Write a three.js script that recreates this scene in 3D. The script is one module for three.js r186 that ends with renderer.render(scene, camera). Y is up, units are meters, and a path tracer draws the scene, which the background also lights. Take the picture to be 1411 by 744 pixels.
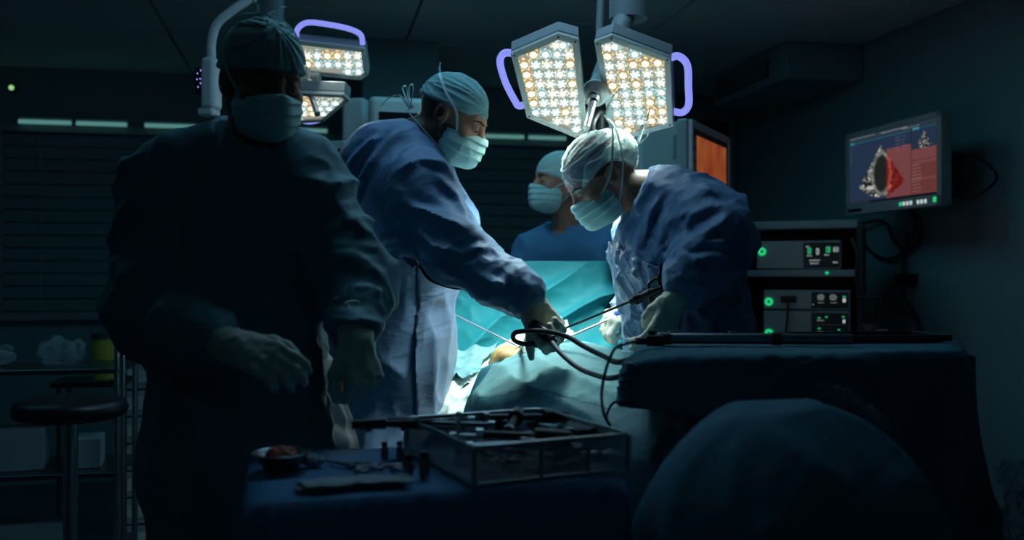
import * as THREE from 'three';
import { RoundedBoxGeometry } from 'three/addons/geometries/RoundedBoxGeometry.js';
import { mergeGeometries, mergeVertices } from 'three/addons/utils/BufferGeometryUtils.js';
import { RectAreaLightUniformsLib } from 'three/addons/lights/RectAreaLightUniformsLib.js';
import { createNoise3D } from 'simplex-noise';

// ---------------------------------------------------------------- camera, exposure, lights
const scene = new THREE.Scene();
scene.background = new THREE.Color(0, 0, 0);
const EYE = 1.35, F = 1300, HORIZON = 380;               // lens height in metres, focal length in pixels of a 1411 x 744 frame
const camera = new THREE.PerspectiveCamera(2 * Math.atan(372 / F) * 180 / Math.PI, 1411 / 744, 0.05, 40);
camera.position.set(0, EYE, 0);
camera.rotation.x = Math.atan((HORIZON - 372) / F);
camera.focus = 2.62; camera.userData.fStop = 2.2;
const renderer = new THREE.WebGLRenderer({ antialias: true });
renderer.toneMapping = THREE.LinearToneMapping;
renderer.toneMappingExposure = 1.0;
renderer.shadowMap.enabled = true;
RectAreaLightUniformsLib.init();

const LIGHT = {
  lampColour: [0.80, 1.0, 0.95], lampMain: 4.6, lampSecond: 2.6,       // candela of each lamp head
  panelColour: [0.25, 0.52, 0.75], panel: 2.0,                        // dim blue ceiling panels over the table
  wardColour: [0.10, 0.42, 0.55], ward: 1.0,                         // dimmed panels over the back of the room
};
function spot(from, to, intensity, angle, penumbra, radius, colour) {
  const l = new THREE.SpotLight(new THREE.Color().setRGB(...colour), intensity, 0, angle, penumbra, 2);
  l.position.copy(from); l.target.position.copy(to); l.castShadow = true; l.shadow.radius = radius; l.shadow.mapSize.set(1024, 1024); l.shadow.bias = -0.0005;
  return l;
}

// ---------------------------------------------------------------- helpers
const V = (x, y, z) => new THREE.Vector3(x, y, z);
/** a place in the room given by where a sight line at depth d lies (all sizes below are metres) */
const at = (px, py, d) => V((px - 705.5) * d / F, EYE + (HORIZON - py) * d / F, -d);
const D = Math.PI / 180;
let seed = 20240611;
const rnd = () => { seed = (seed + 0x6D2B79F5) | 0; let t = Math.imul(seed ^ (seed >>> 15), 1 | seed); t = (t + Math.imul(t ^ (t >>> 7), 61 | t)) ^ t; return ((t ^ (t >>> 14)) >>> 0) / 4294967296; };
const rr = (a, b) => a + (b - a) * rnd();
const noise3 = createNoise3D(rnd);
const clamp = (x, a, b) => Math.min(b, Math.max(a, x));
const mix = (a, b, t) => a + (b - a) * t;
const sstep = (a, b, x) => { const t = clamp((x - a) / (b - a), 0, 1); return t * t * (3 - 2 * t); };
const taken = new Map();
function numbered(n) { const k = taken.get(n) ?? 0; taken.set(n, k + 1); return k ? n + '_' + String(k).padStart(3, '0') : n; }
function lit(o) { o.traverse((c) => { if (c.isMesh) { c.castShadow = true; c.receiveShadow = true; } }); return o; }
function thing(name, label, category, pos = V(0, 0, 0), turn = 0, group) {
  const o = new THREE.Group(); o.name = numbered(name); o.position.copy(pos); o.rotation.y = turn;
  o.userData = { label, category }; if (group) o.userData.group = group;
  scene.add(o); return o;
}
function part(parent, name, geo, mat, label) {
  const m = new THREE.Mesh(geo, mat); m.name = name; m.castShadow = m.receiveShadow = true; if (label) m.userData.label = label;
  parent.add(m); return m;
}
function solo(name, label, category, geo, mat, pos = V(0, 0, 0), turn = 0, group) {
  const m = new THREE.Mesh(geo, mat); m.name = numbered(name); m.position.copy(pos); m.rotation.y = turn; m.castShadow = m.receiveShadow = true;
  m.userData = { label, category }; if (group) m.userData.group = group; scene.add(m); return m;
}
function struct(name, geo, mat, pos = V(0, 0, 0), turn = 0, label) {
  const m = new THREE.Mesh(geo, mat); m.name = name; m.position.copy(pos); m.rotation.y = turn; m.castShadow = m.receiveShadow = true;
  m.userData = { kind: 'structure', label, category: name.split('_')[0] }; scene.add(m); return m;
}
function mg(list) {
  return mergeGeometries(list.map((g) => {
    let q = g.index ? g.toNonIndexed() : g; q = q.clone();
    for (const k of Object.keys(q.attributes)) if (!['position', 'normal', 'uv'].includes(k)) q.deleteAttribute(k);
    if (!q.attributes.normal) q.computeVertexNormals();
    if (!q.attributes.uv) q.setAttribute('uv', new THREE.BufferAttribute(new Float32Array(q.attributes.position.count * 2), 2));
    q.morphAttributes = {}; return q;
  }), false);
}
const box = (w, h, d, x = 0, y = 0, z = 0, r = 0.004, s = 2) => (r ? new RoundedBoxGeometry(w, h, d, s, Math.min(r, w / 2.01, h / 2.01, d / 2.01)) : new THREE.BoxGeometry(w, h, d)).translate(x, y, z);
const cyl = (r1, r2, h, seg = 24, x = 0, y = 0, z = 0) => new THREE.CylinderGeometry(r1, r2, h, seg).translate(x, y, z);
/** round bar from a to b */
function bar(a, b, r, r2 = r, seg = 14) {
  const d = b.clone().sub(a), g = new THREE.CylinderGeometry(r2, r, d.length(), seg);
  return g.applyQuaternion(new THREE.Quaternion().setFromUnitVectors(V(0, 1, 0), d.clone().normalize())).translate((a.x + b.x) / 2, (a.y + b.y) / 2, (a.z + b.z) / 2);
}
const tube = (pts, r, n = 60, seg = 10, closed = false) => new THREE.TubeGeometry(new THREE.CatmullRomCurve3(pts, closed), n, r, seg, closed);
const lathe = (pts, seg = 40) => new THREE.LatheGeometry(pts.map(([r, y]) => new THREE.Vector2(r, y)), seg);
/** parametric sheet, f(u, v) -> [x, y, z] */
function sheet(f, nu, nv) {
  const p = [], uv = [], ix = [];
  for (let j = 0; j <= nv; j++) for (let i = 0; i <= nu; i++) { p.push(...f(i / nu, j / nv)); uv.push(i / nu, j / nv); }
  for (let j = 0; j < nv; j++) for (let i = 0; i < nu; i++) { const a = j * (nu + 1) + i, b = a + 1, c = a + nu + 1, d = c + 1; ix.push(a, c, b, b, c, d); }
  const g = new THREE.BufferGeometry();
  g.setAttribute('position', new THREE.Float32BufferAttribute(p, 3)); g.setAttribute('uv', new THREE.Float32BufferAttribute(uv, 2)); g.setIndex(ix); g.computeVertexNormals();
  return g;
}
function metreUV(g, s = 1) {
  const p = g.attributes.position, uv = new Float32Array(p.count * 2);
  for (let i = 0; i < p.count; i++) { uv[2 * i] = (p.getX(i) * 0.83 + p.getZ(i) * 0.77) * s; uv[2 * i + 1] = (p.getY(i) + 0.31 * p.getZ(i)) * s; }
  g.setAttribute('uv', new THREE.BufferAttribute(uv, 2)); return g;
}
/** flat tape along a curve; its flat side faces away from centre c */
function ribbon(pts, w, c, n = 40) {
  const cv = new THREE.CatmullRomCurve3(pts), P = [], ix = [], uv = [];
  for (let i = 0; i <= n; i++) {
    const p = cv.getPoint(i / n), t = cv.getTangent(i / n), o = p.clone().sub(c).normalize(), s = t.clone().cross(o).normalize(), nn = s.clone().cross(t).normalize();
    for (const [a, b] of [[-1, 1], [1, 1], [1, -1], [-1, -1]]) { const q = p.clone().addScaledVector(s, a * w / 2).addScaledVector(nn, b * 0.0006); P.push(q.x, q.y, q.z); uv.push(a, i / n); }
  }
  for (let i = 0; i < n; i++) for (let k = 0; k < 4; k++) { const a = i * 4 + k, b = i * 4 + (k + 1) % 4; ix.push(a, a + 4, b, b, a + 4, b + 4); }
  const g = new THREE.BufferGeometry(); g.setAttribute('position', new THREE.Float32BufferAttribute(P, 3)); g.setAttribute('uv', new THREE.Float32BufferAttribute(uv, 2)); g.setIndex(ix);
  const q = g.toNonIndexed(); q.computeVertexNormals(); return q;
}
/** surface of f = 0 in the box lo..hi, cells of h metres */
function netMesh(f, lo, hi, h, colour) {
  const n = [0, 1, 2].map((k) => Math.ceil((hi[k] - lo[k]) / h) + 1), [nx, ny, nz] = n, val = new Float32Array(nx * ny * nz), S = 5;
  for (let bz = 0; bz < nz; bz += S) for (let by = 0; by < ny; by += S) for (let bx = 0; bx < nx; bx += S) {
    const c = f(lo[0] + (bx + S / 2) * h, lo[1] + (by + S / 2) * h, lo[2] + (bz + S / 2) * h), far = Math.abs(c) > S * h * 1.25 + 0.035;
    for (let z = bz; z < Math.min(nz, bz + S); z++) for (let y = by; y < Math.min(ny, by + S); y++) for (let x = bx; x < Math.min(nx, bx + S); x++)
      val[x + nx * (y + ny * z)] = far ? c : f(lo[0] + x * h, lo[1] + y * h, lo[2] + z * h);
  }
  const id = new Int32Array(nx * ny * nz).fill(-1), P = [], ix = [], E = [[0, 1], [0, 2], [0, 4], [1, 3], [1, 5], [2, 3], [2, 6], [3, 7], [4, 5], [4, 6], [5, 7], [6, 7]];
  const off = [0, 1, 2, 3, 4, 5, 6, 7].map((k) => (k & 1) + nx * (((k >> 1) & 1) + ny * (k >> 2)));
  for (let z = 0; z < nz - 1; z++) for (let y = 0; y < ny - 1; y++) for (let x = 0; x < nx - 1; x++) {
    const b = x + nx * (y + ny * z); let m = 0;
    for (let k = 0; k < 8; k++) if (val[b + off[k]] < 0) m |= 1 << k;
    if (m === 0 || m === 255) continue;
    let c = 0, sx = 0, sy = 0, sz = 0;
    for (const [i, j] of E) {
      const a = (m >> i) & 1, d = (m >> j) & 1; if (a === d) continue;
      const va = val[b + off[i]], t = va / (va - val[b + off[j]]);
      sx += mix(i & 1, j & 1, t); sy += mix((i >> 1) & 1, (j >> 1) & 1, t); sz += mix(i >> 2, j >> 2, t); c++;
    }
    id[b] = P.length / 3; P.push(lo[0] + (x + sx / c) * h, lo[1] + (y + sy / c) * h, lo[2] + (z + sz / c) * h);
  }
  const step = [1, nx, nx * ny];
  for (let z = 1; z < nz - 1; z++) for (let y = 1; y < ny - 1; y++) for (let x = 1; x < nx - 1; x++) {
    const b = x + nx * (y + ny * z), s0 = val[b] < 0;
    for (let k = 0; k < 3; k++) {
      if ((val[b + step[k]] < 0) === s0) continue;
      const u = step[(k + 1) % 3], v = step[(k + 2) % 3], q = [id[b - u - v], id[b - v], id[b], id[b - u]];
      if (Math.min(...q) < 0) continue;
      if (s0) ix.push(q[0], q[1], q[2], q[0], q[2], q[3]); else ix.push(q[0], q[2], q[1], q[0], q[3], q[2]);
    }
  }
  const g = new THREE.BufferGeometry(); g.setAttribute('position', new THREE.Float32BufferAttribute(P, 3)); g.setIndex(ix); g.computeVertexNormals(); metreUV(g);
  if (colour) { const C = new Float32Array(P.length); for (let i = 0; i < P.length; i += 3) { const c = colour(P[i], P[i + 1], P[i + 2]); C[i] = c[0]; C[i + 1] = c[1]; C[i + 2] = c[2]; } g.setAttribute('color', new THREE.BufferAttribute(C, 3)); }
  return g;
}
const smin = (a, b, k) => { const h = Math.max(k - Math.abs(a - b), 0) / k; return Math.min(a, b) - h * h * k * 0.25; };
const smax = (a, b, k) => -smin(-a, -b, k);
/** tapered bone from a to b; flat = [axis, factor] squeezes (factor > 1) or widens it along axis; fold = [amplitude, frequency, stretch along the bone] */
function bone(a, b, ra, rb, o = {}) {
  const d = b.clone().sub(a), l2 = Math.max(d.lengthSq(), 1e-9), n = d.clone().normalize();
  return { ax: a.x, ay: a.y, az: a.z, dx: d.x, dy: d.y, dz: d.z, l2, ra, rb, nx: n.x, ny: n.y, nz: n.z, fl: o.flat?.[0], fk: o.flat?.[1] ?? 1, fold: o.fold };
}
function boneDist(b, x, y, z) {
  const px = x - b.ax, py = y - b.ay, pz = z - b.az, t = clamp((px * b.dx + py * b.dy + pz * b.dz) / b.l2, 0, 1);
  let vx = px - b.dx * t, vy = py - b.dy * t, vz = pz - b.dz * t;
  if (b.fl) { const s = (vx * b.fl.x + vy * b.fl.y + vz * b.fl.z) * (b.fk - 1); vx += b.fl.x * s; vy += b.fl.y * s; vz += b.fl.z * s; }
  return (Math.sqrt(vx * vx + vy * vy + vz * vz) - mix(b.ra, b.rb, t)) * (b.fk > 1 ? 1 / b.fk : 1);
}
function ridged(x, y, z) { const r = 1 - Math.abs(noise3(x, y, z)); return r * r; }
function crease(x, y, z) { const r = 1 - Math.abs(noise3(x, y, z)); return r * r * Math.sqrt(r); }
/** a raised crease along a polyline of places; depth is followed loosely so that it stays on the cloth */
function creaseLine(list, amp, w) { const p = list.map((q) => at(...q)); return { p, amp, w, lo: p.reduce((s, q) => s.min(q), p[0].clone()), hi: p.reduce((s, q) => s.max(q), p[0].clone()) }; }
function creaseAt(lines, x, y, z) {
  let s = 0;
  for (const c of lines) {
    const m = c.w * 3; if (x < c.lo.x - m || x > c.hi.x + m || y < c.lo.y - m || y > c.hi.y + m || Math.abs(z - c.lo.z) > 0.2) continue;
    let best = 9, end = 1;
    for (let i = 0; i + 1 < c.p.length; i++) { const a = c.p[i], b = c.p[i + 1], dx = b.x - a.x, dy = b.y - a.y, dz = (b.z - a.z) * 0.3, t = clamp(((x - a.x) * dx + (y - a.y) * dy + (z - a.z) * 0.3 * dz) / (dx * dx + dy * dy + dz * dz), 0, 1), e = Math.hypot(x - a.x - dx * t, y - a.y - dy * t, (z - a.z) * 0.3 - dz * t); if (e < best) { best = e; const g = (i + t) / (c.p.length - 1); end = 1 - Math.abs(2 * g - 1) ** 4; } }
    const q = best / c.w; if (q < 3) s += c.amp * end * (Math.exp(-q * 1.6) * 1.25 - 0.35 * Math.exp(-((q - 1.6) ** 2)));
  }
  return s;
}
/** cloth or body made of bones: smooth union with ridged folds near the surface */
function boneField(bones, k, sd = 0, lines = null) {
  const ds = new Float64Array(bones.length);
  return (x, y, z) => {
    let d = 9, lo = 9;
    for (let i = 0; i < bones.length; i++) { const e = ds[i] = boneDist(bones[i], x, y, z); d = i ? smin(d, e, k) : e; if (e < lo) lo = e; }
    if (Math.abs(d) > 0.06) return d;
    let w = 0, s = 0;
    for (let i = 0; i < bones.length; i++) {
      const fo = bones[i].fold; if (!fo) continue;
      const e = Math.exp(-(ds[i] - lo) * 45); if (e < 0.03) continue;
      const b = bones[i], t = (x * b.nx + y * b.ny + z * b.nz) * fo[1] * (fo[2] - 1), qx = x * fo[1] + b.nx * t + sd, qy = y * fo[1] + b.ny * t - sd, qz = z * fo[1] + b.nz * t + sd * 0.7;
      const wx = noise3(qx * 0.4, qy * 0.4, qz * 0.4 + 5) * 0.35;
      s += e * fo[0] * (crease(qx + wx, qy, qz) + (fo[3] ?? 0.3) * crease(qx * 2.4 + 9, qy * 2.4 + wx, qz * 2.4) - 0.62); w += e;
    }
    if (w) d -= s / w; return lines ? d - creaseAt(lines, x, y, z) : d;
  };
}
const bound = (pts, m) => { const lo = [9, 9, 9], hi = [-9, -9, -9]; for (const p of pts) ['x', 'y', 'z'].forEach((k, i) => { lo[i] = Math.min(lo[i], p[k] - m); hi[i] = Math.max(hi[i], p[k] + m); }); return [lo, hi]; };
function bonesBound(bones, m = 0.03) {
  const lo = [9, 9, 9], hi = [-9, -9, -9];
  for (const b of bones) for (const [p, r] of [[[b.ax, b.ay, b.az], b.ra], [[b.ax + b.dx, b.ay + b.dy, b.az + b.dz], b.rb]]) for (let i = 0; i < 3; i++) { const R = r / Math.min(1, b.fk) + m; lo[i] = Math.min(lo[i], p[i] - R); hi[i] = Math.max(hi[i], p[i] + R); }
  return [lo, hi];
}

// ---------------------------------------------------------------- textures and materials
function dataTex(n, f, srgb = false, rep = 1) {
  const a = new Uint8Array(n * n * 4);
  for (let j = 0; j < n; j++) for (let i = 0; i < n; i++) { const c = f(i / n, j / n); const k = 4 * (j * n + i); for (let q = 0; q < 3; q++) a[k + q] = clamp(Math.round((Array.isArray(c) ? c[q] : c) * 255), 0, 255); a[k + 3] = 255; }
  const t = new THREE.DataTexture(a, n, n); t.wrapS = t.wrapT = THREE.RepeatWrapping; t.magFilter = THREE.LinearFilter; t.repeat.set(rep, rep); if (srgb) t.colorSpace = THREE.SRGBColorSpace; t.needsUpdate = true; return t;
}
/** noise that repeats over the unit square */
const loopNoise = (u, v, f, o = 0) => { const a = u * 2 * Math.PI, b = v * 2 * Math.PI, r = f / (2 * Math.PI); return noise3(Math.cos(a) * r + Math.cos(b) * r * 0.61 + o, Math.sin(a) * r - Math.sin(b) * r * 0.53, Math.sin(b) * r + Math.cos(b) * r * 0.4 + o * 0.3); };
const crumpleTex = dataTex(512, (u, v) => { let s = 0, w = 0; for (const [f, a] of [[5, 1], [11, 0.6], [23, 0.3]]) { s += a * (1 - Math.abs(loopNoise(u, v, f, f))) ** 2; w += a; } return s / w; }, false, 2.2);
const weaveTex = dataTex(128, (u, v) => 0.5 + 0.25 * Math.sin(u * 2 * Math.PI * 16) * Math.sin(v * 2 * Math.PI * 16) + 0.2 * loopNoise(u, v, 30), false, 12);
const mottleTex = dataTex(256, (u, v) => 0.5 + 0.25 * loopNoise(u, v, 6) + 0.2 * loopNoise(u, v, 19, 3) + 0.08 * loopNoise(u, v, 60, 7), false, 1);
const rgb = (r, g, b) => new THREE.Color().setRGB(r, g, b);
const M = {};
function mat(name, c, roughness = 0.7, o = {}) { const m = new THREE.MeshPhysicalMaterial({ color: rgb(...c), roughness, side: THREE.DoubleSide, ...o }); m.name = name; return (M[name] = m); }
mat('gown_blue', [0.125, 0.225, 0.38], 0.58, { bumpMap: crumpleTex, bumpScale: 0.0022, sheen: 0.3, sheenColor: rgb(0.4, 0.6, 0.9), sheenRoughness: 0.5 });
mat('gown_pale', [0.13, 0.20, 0.32], 0.5, { bumpMap: crumpleTex, bumpScale: 0.002 });
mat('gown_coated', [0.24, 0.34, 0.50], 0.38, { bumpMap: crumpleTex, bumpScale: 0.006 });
mat('gown_teal', [0.075, 0.23, 0.28], 0.6, { bumpMap: crumpleTex, bumpScale: 0.0015 });
mat('scrub_blue', [0.09, 0.28, 0.48], 0.85, { bumpMap: weaveTex, bumpScale: 0.0003 });
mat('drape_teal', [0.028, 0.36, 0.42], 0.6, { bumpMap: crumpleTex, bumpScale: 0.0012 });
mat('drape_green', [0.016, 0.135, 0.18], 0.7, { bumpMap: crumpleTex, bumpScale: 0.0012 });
mat('drape_pale', [0.18, 0.39, 0.42], 0.75, { bumpMap: crumpleTex, bumpScale: 0.0015 });
mat('drape_white', [0.70, 0.78, 0.74], 0.6, { bumpMap: crumpleTex, bumpScale: 0.003 });
mat('drape_navy', [0.05, 0.18, 0.34], 0.8, { bumpMap: crumpleTex, bumpScale: 0.001 });
mat('drape_petrol', [0.035, 0.145, 0.20], 0.85, { bumpMap: crumpleTex, bumpScale: 0.001 });
mat('towel', [0.78, 0.74, 0.68], 0.9, { bumpMap: weaveTex, bumpScale: 0.0005 });
mat('cap_teal', [0.20, 0.42, 0.42], 0.8, { bumpMap: weaveTex, bumpScale: 0.0006 });
mat('cap_pale', [0.52, 0.70, 0.66], 0.8, { bumpMap: weaveTex, bumpScale: 0.0006 });
mat('cap_sheer', [0.55, 0.72, 0.70], 0.7, { bumpMap: weaveTex, bumpScale: 0.0006, transparent: true, opacity: 0.52 });
mat('mask', [0.50, 0.80, 0.76], 0.75, { bumpMap: weaveTex, bumpScale: 0.0003 });
mat('tie', [0.62, 0.74, 0.74], 0.8);
mat('skin', [1, 1, 1], 0.5, { vertexColors: true });
mat('glove', [0.60, 0.60, 0.50], 0.45);
mat('eye_white', [0.75, 0.72, 0.68], 0.15);
mat('iris', [0.05, 0.03, 0.02], 0.15);
mat('hair', [0.03, 0.02, 0.015], 0.6);
mat('hair_brown', [0.11, 0.06, 0.035], 0.6);
mat('white_plastic', [0.62, 0.66, 0.66], 0.4);
mat('grey_plastic', [0.42, 0.44, 0.44], 0.5);
mat('black_plastic', [0.012, 0.013, 0.015], 0.4);
mat('blue_plastic', [0.03, 0.12, 0.45], 0.4);
mat('red_plastic', [0.55, 0.05, 0.03], 0.4);
mat('rubber', [0.02, 0.022, 0.025], 0.55);
mat('cable_grey', [0.10, 0.12, 0.13], 0.5);
mat('steel', [0.55, 0.57, 0.58], 0.3, { metalness: 1 });
mat('steel_dark', [0.22, 0.24, 0.26], 0.35, { metalness: 1 });
mat('lamp_shell', [0.50, 0.52, 0.48], 0.45);
mat('lamp_edge', [0.20, 0.23, 0.24], 0.5);
mat('lamp_bed', [0.10, 0.11, 0.10], 0.25);
mat('wall_paint', [0.22, 0.33, 0.36], 0.75, { bumpMap: mottleTex, bumpScale: 0.0006 });
mat('ceiling_tile', [0.66, 0.74, 0.75], 0.85, { bumpMap: mottleTex, bumpScale: 0.001 });
mat('ceiling_grid', [0.08, 0.11, 0.12], 0.7);
mat('vinyl', [0.08, 0.13, 0.15], 0.35, { bumpMap: mottleTex, bumpScale: 0.0003 });
mat('slat', [0.20, 0.30, 0.33], 0.55);
mat('dark_glass', [0.01, 0.015, 0.02], 0.08);
mat('casing', [0.30, 0.35, 0.37], 0.5);
mat('rack_black', [0.02, 0.025, 0.028], 0.5);
mat('yellow_plastic', [0.45, 0.42, 0.06], 0.5);
mat('paper', [0.34, 0.40, 0.41], 0.85);
mat('clear_plastic', [0.6, 0.7, 0.75], 0.25, { transparent: true, opacity: 0.22, bumpMap: crumpleTex, bumpScale: 0.004 });
mat('plastic_film', [0.6, 0.75, 0.85], 0.2, { transparent: true, opacity: 0.5, bumpMap: crumpleTex, bumpScale: 0.006 });
mat('copper_red', [0.55, 0.10, 0.03], 0.5);
const glow = (name, c, k, o = {}) => { const m = new THREE.MeshStandardMaterial({ color: rgb(0.02, 0.02, 0.02), emissive: rgb(...c), emissiveIntensity: k, roughness: 0.5, ...o }); m.name = name; return (M[name] = m); };
glow('glow_violet', [0.28, 0.32, 1.0], 0.9);
glow('glow_bed', [0.75, 0.78, 0.62], 0.4);
glow('glow_green', [0.02, 0.75, 0.25], 0.8);
glow('glow_strip', [0.20, 0.55, 0.52], 0.42);
glow('glow_dot', [0.35, 0.3, 1.0], 1.2);
glow('glow_exit', [0.35, 0.75, 0.3], 0.9);

// ---------------------------------------------------------------- the room (its axes are turned 12 degrees to the lens)
const TURN = 12 * D, E1 = V(Math.cos(TURN), 0, -Math.sin(TURN)), E2 = V(-Math.sin(TURN), 0, -Math.cos(TURN));
const room = (a, y, b) => V(0, y, 0).addScaledVector(E1, a).addScaledVector(E2, b);
const aOf = (px, b) => { const r = (px - 705.5) / F, c = Math.cos(TURN), s = Math.sin(TURN); return b * (s + r * c) / (c - r * s); };
const A0 = -3.4, A1 = 3.15, B0 = -2.2, B1 = 6.63, TOP = 2.7, AW = A1 - A0, BW = B1 - B0, AM = (A0 + A1) / 2, BM = (B0 + B1) / 2;
struct('floor', metreUV(box(AW + 0.2, 0.1, BW + 0.2, 0, -0.05, 0, 0)), M.vinyl, room(AM, 0, BM), TURN, 'dark vinyl operating room floor');
const ceiling = struct('ceiling', box(AW + 0.2, 0.1, BW + 0.2, 0, 0.065, 0, 0), M.ceiling_grid, room(AM, TOP, BM), TURN, 'dim ceiling of rectangular panels');
{
  const nA = 5, nB = 15, w = AW / nA, l = BW / nB, g = metreUV(box(w - 0.014, 0.014, l - 0.014, 0, 0.008, 0, 0.003, 1));
  for (let i = 0; i < nA; i++) for (let j = 0; j < nB; j++) part(ceiling, 'ceiling_panel', g, M.ceiling_tile).position.set(-AW / 2 + (i + 0.5) * w, 0, -BW / 2 + (j + 0.5) * l);
}
struct('wall_back', metreUV(box(AW + 0.2, TOP + 0.1, 0.1, 0, TOP / 2, -0.05, 0)), M.wall_paint, room(AM, 0, B1), TURN, 'dark teal back wall with blinds');
struct('wall_front', metreUV(box(AW + 0.2, TOP + 0.1, 0.1, 0, TOP / 2, 0.05, 0)), M.wall_paint, room(AM, 0, B0), TURN, 'wall behind the viewpoint');
struct('wall_right', metreUV(box(0.1, TOP + 0.1, BW, 0.05, TOP / 2, 0, 0)), M.wall_paint, room(A1, 0, BM), TURN, 'dark teal side wall with monitor arm and sockets');
struct('wall_left', metreUV(box(0.1, TOP + 0.1, BW, -0.05, TOP / 2, 0, 0)), M.wall_paint, room(A0, 0, BM), TURN, 'dark side wall');
struct('column_1', metreUV(box(0.44, TOP, 0.45, 0, TOP / 2, -0.225, 0.01)), M.wall_paint, room(0.50, 0, 5.40), TURN, 'square column standing before the blinds').userData.category = 'column';
{ // windows with closed slatted blinds
  const w = 1.36, y0 = 1.12, y1 = 2.27, n = 14, p = (y1 - y0) / n;
  const slat = box(w - 0.06, p - 0.007, 0.006, 0, 0, 0, 0.002, 1).rotateX(0.18);
  for (let k = 0; k < 4; k++) {
    const a = -2.68 + k * (w + 0.02);
    const f = struct('window_' + (k + 1), mg([box(w, 0.05, 0.07, 0, y1 + 0.03, 0.03), box(w, 0.05, 0.09, 0, y0 - 0.03, 0.04), box(0.04, y1 - y0 + 0.1, 0.07, -w / 2 + 0.02, (y0 + y1) / 2, 0.03), box(0.04, y1 - y0 + 0.1, 0.07, w / 2 - 0.02, (y0 + y1) / 2, 0.03)]), M.casing, room(a, 0, B1 - 0.002), TURN, 'window covered by a closed horizontal blind');
    part(f, 'pane', box(w - 0.08, y1 - y0, 0.008, 0, (y0 + y1) / 2, 0.01, 0), M.dark_glass);
    for (let i = 0; i < n; i++) part(f, 'slat', slat, M.slat).position.set(0, y0 + (i + 0.5) * p, 0.035);
    for (const s of [-1, 1]) part(f, 'blind_cord', bar(V(s * w * 0.3, y0, 0.052), V(s * w * 0.3, y1, 0.052), 0.003), M.grey_plastic);
  }
  const d = struct('door_1', box(0.56, 2.55, 0.05, 0, 1.275, 0.02, 0.004), M.casing, room(2.83, 0, B1 - 0.004), TURN, 'dark glazed door in the corner of the back wall');
  part(d, 'pane', box(0.46, 2.3, 0.012, 0, 1.36, 0.046, 0.003), M.dark_glass);
  part(d, 'door_handle', mg([bar(V(-0.2, 1.0, 0.05), V(-0.2, 1.0, 0.1), 0.009), bar(V(-0.2, 1.0, 0.1), V(-0.08, 1.0, 0.1), 0.009)]), M.steel);
}
// wall strip lamps above the blinds
for (const [p0, p1, k] of [[22, 98, 0], [102, 175, 1], [197, 270, 2], [386, 452, 3], [662, 724, 4], [728, 782, 5]]) {
  const b = B1 - 0.11, a0 = aOf(p0, b), a1 = aOf(p1, b), w = a1 - a0;
  const where = ['nearest the corner of the back wall', 'joined end to end with the corner strip', 'beside the wall unit with violet buttons', 'under the lower rear lamp head', 'beside the bent surgeon\'s mask', 'ending over the scrub-clad man'][k];
  const t = thing('strip_light', 'slim pale green strip light above the blinds, ' + where, 'strip light', room((a0 + a1) / 2, 2.335, b + 0.02), TURN, 'strip lights above the blinds');
  part(t, 'housing', box(w, 0.045, 0.05, 0, 0.012, -0.03), M.casing);
  part(t, 'diffuser', box(w - 0.012, 0.026, 0.02, 0, 0, 0.004, 0.006), M.glow_strip);
  const l = new THREE.RectAreaLight(rgb(0.2, 0.55, 0.52), 0.42, w - 0.012, 0.026); l.position.set(0, 0, 0.018); l.rotation.y = Math.PI; t.add(l);
}
// dimmed ceiling panels, all above the picture
for (const [a, b, w, l, c, k, where] of [[0.52, 2.6, 1.2, 0.6, LIGHT.panelColour, LIGHT.panel, 'over the operating table'], [-1.7, 3.6, 1.2, 0.6, LIGHT.wardColour, LIGHT.ward * 0.55, 'over the storage side'], [1.0, 3.9, 1.2, 0.6, LIGHT.wardColour, LIGHT.ward * 1.6, 'before the column'], [0, -0.9, 1.2, 0.6, LIGHT.wardColour, LIGHT.ward * 0.32, 'by the entrance']]) {
  const t = thing('ceiling_light', 'dimmed blue ceiling light panel ' + where, 'ceiling light', room(a, TOP, b), TURN);
  part(t, 'frame', mg([box(w + 0.04, 0.02, 0.02, 0, -0.01, l / 2), box(w + 0.04, 0.02, 0.02, 0, -0.01, -l / 2), box(0.02, 0.02, l, -w / 2, -0.01, 0), box(0.02, 0.02, l, w / 2, -0.01, 0)]), M.grey_plastic);
  part(t, 'diffuser', box(w, 0.012, l, 0, -0.008, 0, 0.002), glow('glow_panel_' + where, c, k));
  const r = new THREE.RectAreaLight(rgb(...c), k, w, l); r.position.y = -0.022; r.rotation.x = -Math.PI / 2; t.add(r);
}
{ // air-conditioning box under the ceiling on the side wall
  const t = thing('air_conditioner', 'boxy air conditioning unit under the ceiling on the side wall', 'air conditioner', room(2.905, TOP, 5.45), TURN);
  part(t, 'body', box(0.485, 0.21, 1.0, 0, -0.108, 0, 0.012), M.wall_paint);
  const v = part(t, 'vent', box(0.012, 0.11, 0.72, -0.245, -0.11, -0.08, 0.002), M.black_plastic);
  for (let i = 0; i < 5; i++) part(v, 'louver', box(0.016, 0.006, 0.70, -0.252, -0.15 + i * 0.02, -0.08, 0.001, 1), M.grey_plastic);
}

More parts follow.
